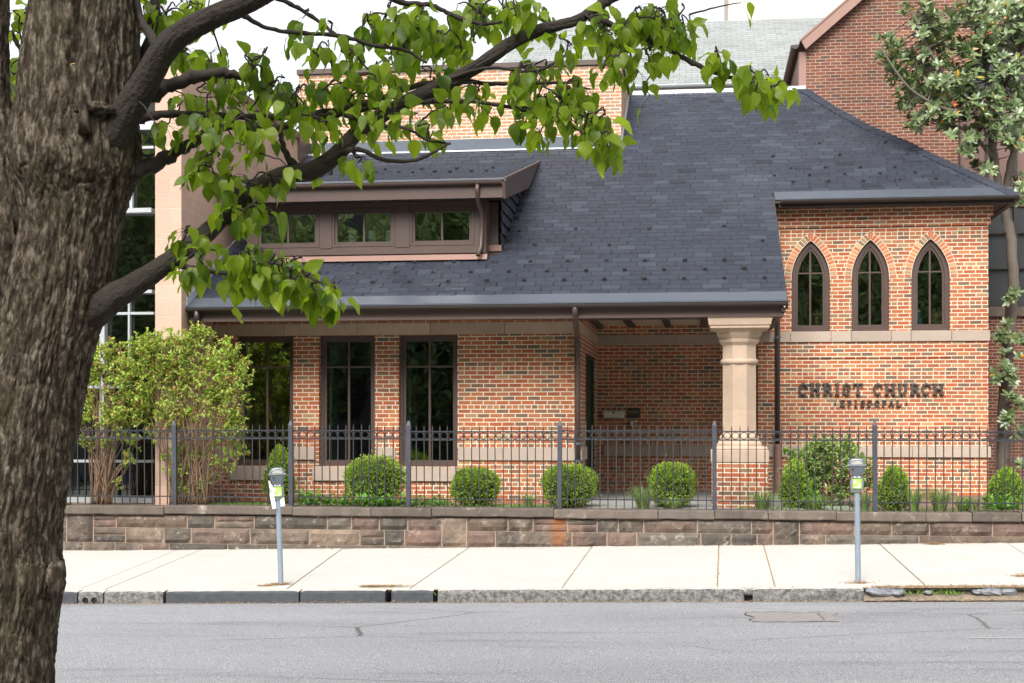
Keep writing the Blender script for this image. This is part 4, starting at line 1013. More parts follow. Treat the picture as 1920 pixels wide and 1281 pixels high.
# kerb stones
kb=[(-14,-10.6,'d'),(-10.6,PX(144,YK),'d'),(PX(146,YK),PX(192,YK),'p'),(PX(194,YK),PX(305,YK),'l'),(PX(310,YK),PX(560,YK),'d'),(PX(562,YK),PX(722,YK),'d'),(PX(733,YK),PX(812,YK),'d'),(PX(820,YK),PX(1396,YK),'l'),(PX(1411,YK),PX(1620,YK),'l')]
kerb=thing('kerb',(-2,YK,-2.1),'street kerb of dark slate stones on the left and worn concrete on the right','kerb')
def kstone(a,b,nm,mat,amp):
    mb=MB(); n=max(3,int((b-a)/.06)); vs=[]; sd=r.random()*30
    pr=[(0,-.30),(0,-.10),(.0,-.03),(.012,-.004),(.03,.0),(.16,.0),(.16,-.3)]
    for i in range(n+1):
        x=a+(b-a)*i/n; z0_=S(x,YK); ee=min(i,n-i)
        for k_,(y,z) in enumerate(pr):
            w=amp if k_<5 else 0
            vs.append((x,YK+y+w*noise.noise(Vector((x*8,k_*.9+sd,0)))+(.012 if ee==0 and k_<5 else 0),z0_+z+w*.6*noise.noise(Vector((x*10,k_+sd,4)))-(.012 if ee==0 and 2<k_<5 else 0)))
    q=len(pr); fs=[(i*q+k_,(i+1)*q+k_,(i+1)*q+(k_+1)%q,i*q+(k_+1)%q) for i in range(n) for k_ in range(q)]+[tuple(range(q)),tuple(n*q+k_ for k_ in range(q-1,-1,-1))]
    mb.add(vs,fs); return fixn(mb.build(nm,mat,kerb))
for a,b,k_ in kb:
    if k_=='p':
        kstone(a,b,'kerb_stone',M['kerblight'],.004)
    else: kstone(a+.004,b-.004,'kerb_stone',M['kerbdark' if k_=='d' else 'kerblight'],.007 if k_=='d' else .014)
# drain hole: short arched pipe bed
for px,rr in ((1403,.075),):
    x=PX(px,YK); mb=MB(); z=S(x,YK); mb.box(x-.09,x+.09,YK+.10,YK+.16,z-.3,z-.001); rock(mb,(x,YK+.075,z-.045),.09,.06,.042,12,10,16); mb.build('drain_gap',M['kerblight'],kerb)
    mb=MB(); mb.box(x-.085,x+.085,YK+.085,YK+.098,z-.2,z-.03); mb.build('drain_shade',M['black'],kerb)  # black plate stands for the shade inside the drain gap
for px in (162,178):
    x=PX(px,YK); z=S(x,YK)-.105; mb=MB()
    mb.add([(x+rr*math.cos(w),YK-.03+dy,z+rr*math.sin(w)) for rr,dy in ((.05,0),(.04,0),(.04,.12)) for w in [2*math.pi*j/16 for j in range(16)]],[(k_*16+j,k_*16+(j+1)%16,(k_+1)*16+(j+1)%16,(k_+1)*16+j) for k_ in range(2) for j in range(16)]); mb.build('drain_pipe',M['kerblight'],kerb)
    mb=MB(); mb.add([(x+.04*math.cos(2*math.pi*j/16),YK-.012,z+.04*math.sin(2*math.pi*j/16)) for j in range(16)],[tuple(range(16))]); mb.build('drain_shade',M['black'],kerb)  # black disc stands for the shade inside the pipe
# broken kerb on the right: rubble and soil
ground_sheet('kerb_dirt',PX(1620,YK),9,YK-.06,15.9,lambda x,y:S(x,YK)-.13+.08*((y-YK+.06)/.26)+.03*noise.noise(Vector((x*6,y*14,0))),simple('kerb_dirt',(.24,.19,.14),.95,0,.75,16,1.,60,bdist=.03),70,8)
M['rubble']=simple('broken_kerb_stone',(.20,.21,.23),.85,0,.5,18,.8,40)
for k_,(px,sx,sz) in enumerate(((1652,.16,.055),(1680,.10,.05),(1860,.14,.05),(1890,.10,.045),(1835,.06,.03),(1740,.05,.025))):
    mb=MB(); x=PX(px,YK+.06); rock(mb,(x,YK+.08,S(x,YK)-.055),sx,.08,sz,k_+1)
    tag(mb.build('broken_kerb_piece',M['rubble'],None),'%s broken lump of grey kerb %s'%(('largest','second largest','wide low','medium low','small','smallest')[k_],('right beside the end of the concrete kerb','just right of the largest lump','in the dirt at the right edge of the picture','at the far right end of the kerb dirt','left of the wide low lump near the right edge','in the middle of the kerb dirt strip'))[k_] if False else '%s broken lump of grey kerb, %s'%(('largest','second largest','wide low','medium low','small','smallest')[k_],('right beside the end of the concrete kerb','just right of the largest lump','in the dirt near the right edge','at the far right end of the kerb dirt','left of the wide low lump near the right edge','in the middle of the kerb dirt strip')[k_]),'kerb rubble','broken kerb lumps')
# utility patch in the road
x0_,x1_=PX(1404,14.4),PX(1570,14.4)
ya_,yb_=14.0,14.75
M['patch']=simple('old_patch',(.215,.20,.19),.9,0,.4,12,.8,40)
t=thing('utility_patch',((x0_+x1_)/2,14.4,road_z(1,14.4)),'sunken rectangular utility patch with rusty rim in the asphalt','road patch')
def zpt(x,y): return road_z(x,y)
mb=MB(); n=24
for i in range(n):
    for j in range(6):
        q=[(x0_+(x1_-x0_)*(i+a)/n,ya_+(yb_-ya_)*(j+b)/6) for a,b in ((0,0),(1,0),(1,1),(0,1))]
        q=[(x+.09*noise.noise(Vector((y*5,x,2))),y+.10*noise.noise(Vector((x*4,y*2,5)))) for x,y in q]
        mb.add([(x,y,zpt(x,y)+.005) for x,y in q],[(0,1,2,3)])
mb.build('patch_surface',M['patch'],t)
mb=MB()
for (ax,ay),(bx,by) in (((x0_,yb_),(x1_-.1,yb_)),((x0_,ya_+.1),(x0_,yb_)),((x1_-.13,ya_+.1),(x1_-.16,yb_-.1)),((x0_,ya_),(x0_+.85,ya_))):
    k2=12; pts=[(ax+(bx-ax)*i/k2+.09*noise.noise(Vector(((ay+(by-ay)*i/k2)*5,ax+(bx-ax)*i/k2,2))),ay+(by-ay)*i/k2+.10*noise.noise(Vector(((ax+(bx-ax)*i/k2)*4,(ay+(by-ay)*i/k2)*2,5))),zpt(ax+(bx-ax)*i/k2,ay+(by-ay)*i/k2)+.004) for i in range(k2+1)]
    mb.tube(pts,[.0045*(1+1.5*noise.noise(Vector((i*2.,ax,3)))) for i in range(k2+1)],6)
mb.build('rim',M['bronzed'],t)
mb=MB(); xs_=[PX(1810,12.9),PX(2000,12.9)]; mb.add([(xs_[0],12.88,road_z(xs_[0],12.88)+.004),(xs_[1],12.88,road_z(xs_[1],12.88)+.004),(xs_[1],12.93,road_z(xs_[1],12.93)+.004),(xs_[0],12.93,road_z(xs_[0],12.93)+.004)],[(0,1,2,3)])
M['worn']=simple('worn_paint',(.34,.34,.35),.8,0,.3,30); tag(mb.build('road_marking',M['worn'],None),kind='structure')
# ------------------------------------------------------------------ parking meters
def text(body,size,loc,mat,par,name='number'):
    cu=bpy.data.curves.new('tmp','FONT'); cu.body=body; cu.size=size; cu.align_x='CENTER'; cu.align_y='CENTER'; cu.extrude=.0008; cu.offset=.0006
    o=bpy.data.objects.new('tmp',cu); C.objects.link(o); bpy.context.view_layer.update()
    me=bpy.data.meshes.new_from_object(o.evaluated_get(bpy.context.evaluated_depsgraph_get())); bpy.data.objects.remove(o); me.materials.clear(); me.materials.append(mat)
    me.transform(Matrix.Rotation(R(90),4,'X')); me.name=name
    t=bpy.data.objects.new(name,me); C.objects.link(t); t.parent=par; t.location=loc; ORG[t.name]=Vector(loc); return t
def meter(px,label,num,rotz,lean,tagged):
    Y=16.2; x=PX(px,Y); z=S(x,Y)-.002; h=1.38
    root=thing('parking_meter',(x,Y,z),label,'parking meter','parking meters on the far sidewalk')
    ORG[root.name]=Vector((0,0,0))
    def B_(mb,n,m,p=root,sm=False):
        o=mb.build(n,m,p,sm); ORG[o.name]=Vector((0,0,0)); return o
    mb=MB(); mb.tube([(0,0,-.02),(0,0,1.0)],.031,20); B_(mb,'pole',M['pole'],sm=False)
    # neck / vault housing
    mb=MB(); mb.lathe((0,0,0),[(.040,1.0),(.050,1.004),(.056,1.02),(.064,1.05),(.066,1.10),(.060,1.15),(.052,1.185)],20,sx=1.15,sy=.85); B_(mb,'coin_vault',M['meterlight'],sm=True)
    # hexagonal head widening upward
    prof=[(.052,1.175,.045),(.058,1.19,.048),(.092,1.285,.062),(.100,1.295,.066),(.100,1.312,.066),(.092,1.318,.062),(.088,1.345,.058),(.066,1.372,.05),(.030,1.384,.036)]
    vs=[]; fs=[]
    for a,zz,b in prof: vs+=[(-a,-b*.6,zz),(-a*.72,-b,zz),(a*.72,-b,zz),(a,-b*.6,zz),(a,b*.6,zz),(a*.72,b,zz),(-a*.72,b,zz),(-a,b*.6,zz)]
    for i in range(len(prof)-1):
        for k_ in range(8): fs.append((i*8+k_,i*8+(k_+1)%8,(i+1)*8+(k_+1)%8,(i+1)*8+k_))
    fs+=[tuple(range(7,-1,-1)),tuple(len(vs)-8+k_ for k_ in range(8))]
    mb=MB(); mb.add(vs,fs); head=B_(mb,'meter_head',M['meter'])
    mb=MB(); pts=[(.062*math.cos(math.pi*i/12),-.064+.012*math.sin(math.pi*i/12),1.316+.046*math.sin(math.pi*i/12)) for i in range(13)]
    mb.poly([(p[0],-.068,p[2]) for p in pts],(0,.05,0)); fixn(B_(mb,'display_window',M['lens'],head))
    mb=MB(); mb.tube([(.070*math.cos(math.pi*i/12),-.070,1.314+.054*math.sin(math.pi*i/12)) for i in range(13)],.006,6); B_(mb,'hood_rim',M['meterlight'],head)
    mb=MB(); mb.bbox(-.103,.103,-.071,.071,1.296,1.312,.004); B_(mb,'collar',M['meterlight'],head)
    mb=MB(); mb.lathe((0,0,0),[(.01,0),(.01,.008)],12); mb.v=[(-.045+a,-.066-c,1.262+b) for a,b,c in mb.v]; fixn(B_(mb,'key_lock',M['bronzed'],head))
    # label
    mb=MB(); mb.bbox(-.048,.048,-.064,-.055,1.155,1.186,.002); lb=B_(mb,'number_label',M['black'])
    text(num,.031,(0,-.0655,1.170),M['white'],lb,'number')
    mb=MB(); mb.bbox(-.048,.048,-.064,-.055,1.045,1.153,.002); gl=B_(mb,'green_label',M['lime'])
    mb=MB()
    for i in range(4): mb.box(-.040,.0+.03*(i%2)-.005,-.0655,-.0641,1.136-i*.013,1.140-i*.013)
    stroke(mb,[(-.04,1.055),(-.01,1.062),(.018,1.078),(.036,1.10)],.008,-.0655,-.0641); stroke(mb,[(.0,1.05),(.024,1.062),(.042,1.08)],.006,-.0656,-.0641)
    B_(mb,'label_print',M['white'],gl)
    mb=MB(); mb.lathe((0,0,0),[(.028,-.005),(.03,.01),(.03,.03)],16); B_(mb,'base_collar',M['pole'])
    if tagged:
        mb=MB(); fr=[(-.100,1.24),(-.112,1.22),(-.060,1.13),(-.050,1.12)]
        mb.poly([(-.103,-.05,1.235),(-.088,-.052,1.225),(-.035,-.072,1.12),(-.04,-.07,1.04),(-.02,-.074,.91),(-.065,-.078,.90),(-.092,-.074,1.06),(-.088,-.07,1.13)],(0,.0015,0))
        mb.poly([(.02,-.036,1.02),(.072,-.03,1.03),(.078,-.03,.93),(.03,-.036,.922)],(0,.0015,0)); tg=B_(mb,'paper_tag',M['white'])
        mb=MB(); stroke(mb,[(-.08+.012*math.cos(R(a)),1.115+.012*math.sin(R(a))) for a in range(-150,90,30)],.005,-.0755,-.0735); B_(mb,'tag_print',M['black'],tg)
    root.rotation_euler=(0,R(lean),R(rotz))
    ORG[root.name]=Vector((x,Y,z))
meter(527,'grey parking meter leaning slightly left with a white paper tag tied to it','93130',14,-1.9,True)
meter(1609,'grey parking meter without paper tag in front of the iron fence below the church lettering','93130',-3,-.7,False)
# ------------------------------------------------------------------ vegetation helpers
def rvec(r): 
    while True:
        v=Vector((r.uniform(-1,1),r.uniform(-1,1),r.uniform(-1,1)))
        if .05<v.length<1: return v.normalized()
def qleaf(mb,p,d,nrm,L,W,r,fold=.25):
    # small 4-vertex leaf folded on its midrib
    d=d.normalized(); s=d.cross(nrm)
    if s.length<1e-4: s=d.orthogonal()
    s.normalize(); n=s.cross(d)
    m=p+d*L*.5; t=p+d*L-n*L*.12
    b=len(mb.v); mb.v+=[tuple(p),tuple(m+s*W*.5+n*W*fold),tuple(t),tuple(m-s*W*.5+n*W*fold)]; mb.f+=[(b,b+1,b+2),(b,b+2,b+3)]
HW=[(0,0),(.08,.30),(.22,.47),(.42,.50),(.62,.38),(.80,.20),(.91,.08),(1,0)]
def bigleaf(mb,p,d,nrm,L,W,r,droop=.25,hw=HW,wave=.06):
    d=d.normalized(); s=d.cross(nrm)
    if s.length<1e-4: s=d.orthogonal()
    s.normalize(); n=s.cross(d); b=len(mb.v); N=len(hw); cu=r.uniform(.3,1)*droop; ph=r.random()*6
    mid=[]; 
    for t,w in hw: mid.append(p+d*L*t*(1-.15*cu*t)-n*L*cu*t*t)
    vs=list(mid)
    fold=r.uniform(.08,.35)
    for sg in (1,-1):
        for i,(t,w) in enumerate(hw[1:-1]): 
            vs.append(mid[i+1]+s*sg*W*w+n*(W*w*fold+W*wave*math.sin(t*9+ph+sg)) - (d*L*.05 if i==0 else d*0))
    m=N-2; A=lambda i:b+i; Lf=lambda i:b+N+i; Rg=lambda i:b+N+m+i
    mb.v+=[tuple(v) for v in vs]
    mb.f+=[(A(0),Lf(0),A(1)),(A(0),A(1),Rg(0))]
    for i in range(m-1):
        mb.f+=[(A(i+1),Lf(i),Lf(i+1),A(i+2)),(A(i+2),Rg(i+1),Rg(i),A(i+1))]
    mb.f+=[(A(m),Lf(m-1),A(N-1)),(A(N-1),Rg(m-1),A(m))]
def curve(pts,n=6):
    # Catmull-Rom through (x,y,z,r)
    out=[]; P_=[pts[0]]+list(pts)+[pts[-1]]
    for i in range(1,len(P_)-2):
        a,b,c,d=P_[i-1],P_[i],P_[i+1],P_[i+2]
        for k in range(n):
            t=k/n; out.append(tuple(.5*((2*b[j])+(c[j]-a[j])*t+(2*a[j]-5*b[j]+4*c[j]-d[j])*t*t+(3*b[j]-a[j]-3*c[j]+d[j])*t**3) for j in range(len(b))))
    out.append(tuple(pts[-1])); return out
# ------------------------------------------------------------------ street tree in the foreground
r=random.Random(21)
bx=P(-20,1780,5.0)
tree=thing('pear_tree',(bx.x,5.0,-1.88),'large street tree with furrowed bark and bright heart shaped leaves in the left foreground','tree')
tc=[(158,-90,88),(160,0,96),(156,60,100),(150,130,104),(146,200,108),(142,260,116),(138,320,116),(136,370,98),(132,430,87),(118,500,88),(104,570,87),(82,650,86),(52,760,94),(30,860,98),(10,960,100),(2,1040,104),(3,1078,108),(0,1120,104),(-9,1190,104),(-20,1300,110),(-30,1450,118),(-40,1650,135),(-45,1790,165)]
TP=[]
for cx_,cy_,hw_ in tc:
    p=P(cx_,cy_,5.0); TP.append((p.x,p.y,p.z,hw_/2667*DEP(cx_,5.)))
def barktube(mb,path,na,step,amp=1.,groove=None,sc=1.,seed=0):
    pts=curve(path,8); cum=[0]
    for a,b in zip(pts,pts[1:]): cum.append(cum[-1]+(Vector(b[:3])-Vector(a[:3])).length)
    T=cum[-1]; m=int(T/step); rows=[]; j=0
    for i in range(m+1):
        s=T*i/m
        while j<len(cum)-2 and cum[j+1]<s: j+=1
        f=(s-cum[j])/max(1e-9,cum[j+1]-cum[j]); rows.append(tuple(pts[j][k]+(pts[j+1][k]-pts[j][k])*f for k in range(4)))
    up=Vector((0,1,0)); b0=len(mb.v)
    for i,(x,y,z,rad) in enumerate(rows):
        q=rows[min(i+1,m)]; q0=rows[max(i-1,0)]
        t=(Vector(q[:3])-Vector(q0[:3])).normalized(); a=(up-t*up.dot(t)).normalized(); c=t.cross(a); s=T*i/m
        for k in range(na):
            w=2*math.pi*k/na; dr=a*math.cos(w)+c*math.sin(w)
            co=Vector((math.cos(w+s*.35)*rad*38*sc,math.sin(w+s*.35)*rad*38*sc,s*8.5*sc+seed))
            wp=noise.noise(co*.9)*.6; wv=Vector((wp,noise.noise(co*.9+Vector((9,0,0)))*.6,wp*.5))
            ds=noise.voronoi(co+wv)[0]; ck=min(1,(ds[1]-ds[0])/.20); ck=ck*ck*(3-2*ck)
            ds2=noise.voronoi(co*2.1+wv*2)[0]; ck2=min(1,(ds2[1]-ds2[0])/.25)
            big=noise.noise(Vector((dr.x*1.5,dr.y*1.5,s*1.6+seed)))
            c2=Vector((co.x*.62,co.y*.62,co.z*.30))+wv*.5; f1=min(1,abs(noise.noise(c2))/.20); f2=min(1,abs(noise.noise(c2*1.9+Vector((7,3,1))))/.16)
            fur=(f1*f1*(3-2*f1))*.65+(f2*f2*(3-2*f2))*.35
            d=amp*(.0135*fur+.0045*ck*fur+.002*ck2+.0035*noise.noise(co*4)+.0015*noise.noise(co*11))+rad*.035*big
            if groove: d-=groove(x,z,w,rad)
            rr=rad-.008*amp+d
            v=Vector((x,y,z))+dr*rr; mb.v.append((v.x,v.y,v.z))
    for i in range(m):
        for k in range(na):
            k2=(k+1)%na; mb.f.append((b0+i*na+k,b0+i*na+k2,b0+(i+1)*na+k2,b0+(i+1)*na+k))
def grv(x,z,w,rad):
    # furrow between two fused stems near the top, facing the street; burl low on the right flank
    g=0
    if z>1.0:
        dw=(w-math.pi+ -.38+math.pi)%(2*math.pi)-math.pi
        g+=rad*.20*math.exp(-(dw/.16)**2)*min(1,(z-1.0)/.25)
    return g
mb=MB(); barktube(mb,TP[::-1],380,.0042,1.,grv)
mb.build('trunk',M['bark'],tree,True)
# second, darker stem fused on the left
SP=[]
for cx_,cy_,hw_,Y in [(-32,-90,46,5.2),(-34,60,48,5.2),(-36,180,52,5.2),(-30,260,62,5.18),(-20,330,72,5.15),(-12,430,78,5.12),(-20,540,78,5.1),(-30,660,76,5.08),(-50,800,70,5.05)]:
    p=P(cx_,cy_,Y); SP.append((p.x,p.y,p.z,hw_/2667*Y))
mb=MB(); barktube(mb,SP[::-1],150,.007,.9,None,1.,5); mb.build('side_stem',M['bark'],tree,True)
mb=MB(); p=P(116,1078,4.93)
for k in range(1): 
    rock(mb,(P(104,1085,4.96).x,4.96,P(100,1085,4.96).z),.032,.05,.07,4,14,20); mb.build('burl',M['bark'],tree,True); mb=MB()
    rock(mb,(P(200,215,5).x,4.83,P(200,222,5).z),.10,.03,.022,9,14,20)
mb.build('branch_collar',M['bark'],tree,True)
a=P(160,250,4.80); b=P(150,170,4.77); c_=P(137,122,4.75)
mb=MB(); mb.tube([a,a.lerp(b,.5)+Vector((.004,0,0)),b,b.lerp(c_,.5)-Vector((.004,0,0)),c_],[.026,.016,.013,.010,.011],12); st=mb.build('cut_stub',M['bark'],tree,True)
mb=MB(); mb.tube([c_,c_+Vector((-.001,0,.003))],.0105,12); mb.build('cut_face',M['tan'],st)
BR={
'b1':[(150,360,30,5.02),(180,310,34,4.97),(208,262,32,4.92),(238,212,28,4.9),(275,150,25,4.87),(312,88,22.5,4.83),(352,56,21,4.8),(400,32,20,4.76),(460,6,19,4.72),(520,-25,17,4.68),(600,-70,15,4.6)],
'b2':[(95,650,30,5.06),(140,610,34,5.02),(185,578,30,4.98),(215,556,25,4.98),(250,535,21,4.99),(300,502,18.5,5.0),(370,452,16.5,5.05),(430,398,15,5.1),(490,347,14.5,5.15),(540,326,15,5.2),(585,320,17,5.2),(630,290,15,5.22),(668,250,14,5.25),(720,215,12.5,5.3),(790,178,13,5.3),(850,152,12,5.35),(905,118,12,5.35),(960,80,11,5.4),(1020,54,10,5.4),(1080,38,9,5.45),(1130,8,8,5.5),(1190,-25,6,5.5)],
'b3':[(222,338,22,5.0),(262,318,15,5.03),(320,291,12,5.1),(370,262,10,5.12),(405,240,8,5.2),(470,240,7,5.22),(530,238,7,5.25),(570,215,6,5.3),(640,205,5.5,5.3),(700,190,5.5,5.33),(760,166,5.5,5.35),(840,152,5,5.38),(920,157,4,5.4),(1000,156,3.3,5.42),(1062,156,2.5,5.42)],
'b4':[(245,228,10,5.05),(300,214,7,5.1),(380,216,7,5.12),(460,219,6.5,5.15),(560,219,6,5.2),(640,214,5,5.25),(720,198,5,5.28),(830,190,4.5,5.3),(900,192,4,5.32),(965,203,3.2,5.35),(1000,222,2.4,5.35)],
'b5':[(280,182,14,4.95),(320,160,13,5.0),(370,143,12,5.02),(430,138,9,5.05),(480,158,4.5,5.1),(545,185,3,5.15)],
'b6':[(1105,32,7,5.45),(1150,48,6,5.5),(1205,70,5.5,5.52),(1262,98,5,5.55),(1312,125,4.5,5.55),(1365,144,4,5.58),(1420,157,3,5.6),(1452,163,2,5.6)],
'b7':[(325,493,8,5.02),(355,502,5,5.02),(410,512,4.5,5.0),(465,511,4,4.98),(505,492,3,4.97),(545,505,3,4.95),(600,530,2.2,4.93)],
'b8':[(420,410,7,5.1),(448,430,4,5.08),(480,432,3.6,5.06),(505,424,3,5.05),(520,440,2.4,5.05)],
'b9':[(262,230,12,5.15),(268,130,10,5.2),(284,60,9,5.2),(290,0,8,5.2),(300,-60,7,5.2)],
'b10':[(300,110,10,4.9),(285,70,8,4.95),(262,30,6,5.0),(255,-30,5,5.0)],
'b11':[(455,28,5,4.8),(500,52,4,4.9),(560,62,4,5.0),(640,68,4,5.1),(700,85,3.6,5.15),(760,95,3.2,5.2),(800,118,2.5,5.2)],
'b12':[(560,322,8,5.2),(535,285,6,5.18),(527,255,4.5,5.18),(528,238,4,5.2)],
'b13':[(500,-10,6,5.0),(545,8,4,5.05),(590,35,3.6,5.1),(640,75,3,5.1),(690,130,2,5.1)],
'b14':[(690,-20,6,5.3),(760,5,5,5.35),(810,10,4.5,5.38),(850,30,4,5.4),(905,45,3.5,5.4),(945,40,2.5,5.4)],
'b15':[(880,-20,6,5.6),(885,40,4,5.6),(880,80,3.5,5.6),(830,105,3,5.6),(770,105,2.4,5.6)],
'b16':[(585,322,7,5.2),(660,280,5,5.15),(720,300,4,5.12),(780,300,3.2,5.12),(845,268,2,5.12)],
'b17':[(650,215,5,5.2),(700,235,4,5.18),(760,240,3,5.16),(800,262,2.4,5.16),(845,270,2,5.16)],
'b18':[(20,60,5,5.5),(40,95,4,5.5),(60,120,3.5,5.5)],
'b19':[(15,210,9,5.4),(45,205,7,5.45),(75,190,6,5.5)],
'b20':[(740,190,3,5.3),(900,130,3,5.33),(1000,135,3,5.35),(1060,105,2.4,5.35)],
}
bpts=[]
for k,pl_ in BR.items():
    path=[]
    for px,py,hw_,Y in pl_:
        v=P(px,py,Y); path.append((v.x,v.y,v.z,hw_/2667*DEP(px,Y)))
    cv=curve(path,7); big=pl_[0][2]>12
    mb=MB()
    if big and k in('b1','b2'):
        barktube(mb,path,70,.010,.30,None,1.1,3)
        o=mb.build('branch',M['shaded_limb'],tree,True)
    else:
        kn=[1+.18*noise.noise(Vector((i*.7,(len(k)*7+ord(k[-1]))%50,0)))+(.25 if r.random()<.12 else 0) for i in range(len(cv))]
        pj=[Vector(c[:3])+Vector((r.uniform(-1,1),r.uniform(-1,1),r.uniform(-1,1)))*c[3]*.28 for c in cv]
        mb.tube(pj,[c[3]*q for c,q in zip(cv,kn)],10); o=mb.build('branch',M['twig'],tree,True)
    bpts+=[Vector(c[:3]) for c in cv]
CL=[(40,40,22,40,12,5.5),(38,140,20,45,14,5.5),(32,190,16,30,8,5.5),(300,25,45,30,26,5.3),(350,25,35,28,14,5.4),(320,80,25,30,10,5.4),(345,110,30,25,10,5.3),(310,235,32,22,7,4.9),(395,115,25,20,6,5.0),(400,250,45,40,14,5.0),(375,190,40,35,14,5.2),
(470,110,35,30,7,5.1),(500,170,50,35,18,5.1),(440,165,30,30,10,5.1),(450,225,45,40,12,5.0),(540,215,30,40,8,5.0),(575,175,40,35,16,5.3),(640,175,45,40,18,5.3),(610,230,35,30,9,5.2),(560,250,30,25,5,5.2),(480,270,35,30,10,5.1),
(520,330,35,25,8,5.1),(390,325,32,42,14,4.95),(440,345,30,35,12,5.0),(485,390,35,40,14,5.0),(405,290,20,20,5,5.0),(350,440,30,15,6,4.95),(385,480,25,20,5,4.95),(360,510,45,20,10,4.95),(450,400,30,20,7,5.0),(430,380,18,30,5,4.95),
(665,310,28,35,9,5.15),(610,340,15,20,3,5.15),(690,250,30,30,8,5.2),(730,225,35,40,12,5.15),(790,240,35,30,8,5.15),(830,215,25,30,6,5.2),
(720,55,45,50,28,5.3),(660,110,35,35,9,5.2),(780,50,45,45,26,5.4),(740,130,45,40,18,5.3),(690,160,40,35,16,5.3),(800,150,40,40,16,5.4),(830,80,40,35,20,5.5),(880,30,45,35,24,5.5),(950,30,40,35,16,5.5),(870,100,35,30,10,5.5),(560,60,40,40,7,5.1),(600,95,30,30,6,5.1),(490,95,18,14,2,5.0),(630,50,18,18,3,5.1),
(1000,30,40,25,14,5.5),(1065,90,28,35,7,5.4),(1120,40,40,40,18,5.5),(1165,90,45,55,30,5.5),(1215,60,45,50,32,5.55),(1265,50,30,50,18,5.55),(1195,120,40,35,12,5.5),(1150,130,25,30,7,5.45),(1240,110,25,25,7,5.5),(1290,60,18,30,4,5.55),
(960,130,35,25,10,5.4),(1010,130,30,25,8,5.4),(910,190,30,30,7,5.35),(870,170,35,30,8,5.35),(1000,190,40,35,14,5.35),(1060,190,45,35,22,5.35),(1050,235,40,35,14,5.3),(1105,230,40,35,22,5.35),(1125,280,28,32,14,5.35),(1085,170,30,25,8,5.35),(1010,250,25,20,5,5.3),(950,225,25,20,4,5.35),(985,160,50,15,6,5.4),
(1215,180,6,6,1,5.5),(1355,115,28,20,10,5.58),(1400,150,32,30,12,5.6),(1445,160,28,28,12,5.6),(1420,185,22,22,5,5.6),(1465,165,12,25,4,5.6),(1385,5,14,10,2,5.6),
(440,500,30,25,10,4.95),(485,500,40,30,22,4.95),(530,520,40,35,26,4.93),(575,545,40,32,24,4.93),(610,560,30,30,12,4.93),(545,490,40,18,10,4.95),(450,545,22,22,4,4.95),(500,480,30,15,8,4.97),
(245,5,10,20,3,5.1),(415,10,30,12,4,5.5)]
lv=MB(); tw=MB(); nodes=list(bpts)
for cx_,cy_,rx,ry,n,Y in CL:
    n=int(n*1.65) if n>3 else n
    k=max(1,round(n/3.5))
    left=n; 
    for j in range(k):
        a=r.random()*6.283; q=math.sqrt(r.random())*.8
        nd=P(cx_+rx*q*math.cos(a),cy_-ry*.3+ry*q*math.sin(a),Y+r.uniform(-.16,.16))
        near=min(nodes,key=lambda v:(v-nd).length_squared)
        if (near-nd).length>.02 and (near-nd).length<.9:
            m1=near.lerp(nd,.4)+Vector((r.uniform(-.02,.02),r.uniform(-.02,.02),r.uniform(-.0,.03)))
            m2=near.lerp(nd,.75)+Vector((r.uniform(-.02,.02),r.uniform(-.02,.02),r.uniform(-.02,.02)))
            cvp=curve([tuple(near)+(.0042,),tuple(m1)+(.0034,),tuple(m2)+(.0028,),tuple(nd)+(.0022,)],4)
            tw.tube([Vector(c[:3])+rvec(r)*.002 for c in cvp],[c[3] for c in cvp],6)
            nodes+=[m1,m2]
        nodes.append(nd)
        cnt=min(left,r.choice((3,4,4,5))) if j<k-1 else left
        left-=cnt
        for i in range(cnt):
            out=Vector((r.uniform(-1,1),r.uniform(-1,1),r.uniform(-.9,.45))).normalized()
            base=nd+out*r.uniform(.025,.06)+Vector((0,0,-.01))
            tw.tube([nd,nd.lerp(base,.5)+Vector((0,0,.006)),base],.0009,3,False)
            d=Vector((out.x*.5,out.y*.5,-1+.35*out.z))
            if r.random()<.25: d=out+Vector((0,0,-.25))
            nn=Vector((out.x+r.uniform(-.8,.8),out.y-.3+r.uniform(-.9,.9),r.uniform(.1,.9)))
            L=r.triangular(.038,.096,.074); bigleaf(lv,base,d,nn,L,L*r.uniform(.5,.78),r,r.uniform(.2,.8),HW,r.uniform(.04,.14))
# the rest of the crown, above and behind the view
for i in range(1500):
    a=r.random()*6.283; q=math.sqrt(r.random())
    p=Vector((bx.x+.6+2.9*q*math.cos(a),5.1+2.3*q*math.sin(a),2.1+1.9*r.random()+.5*noise.noise(Vector((math.cos(a),math.sin(a),q*3)))))
    if (790-p.z*2667/max(.5,p.y))>-60: continue
    bigleaf(lv,p,Vector((r.uniform(-1,1),r.uniform(-1,1),-1)),rvec(r),.11,.085,r,.4,[(0,0),(.3,.45),(.7,.3),(1,0)])
lv.build('crown',M['pear'],tree,True); tw.build('twigs',M['twig'],tree,True)
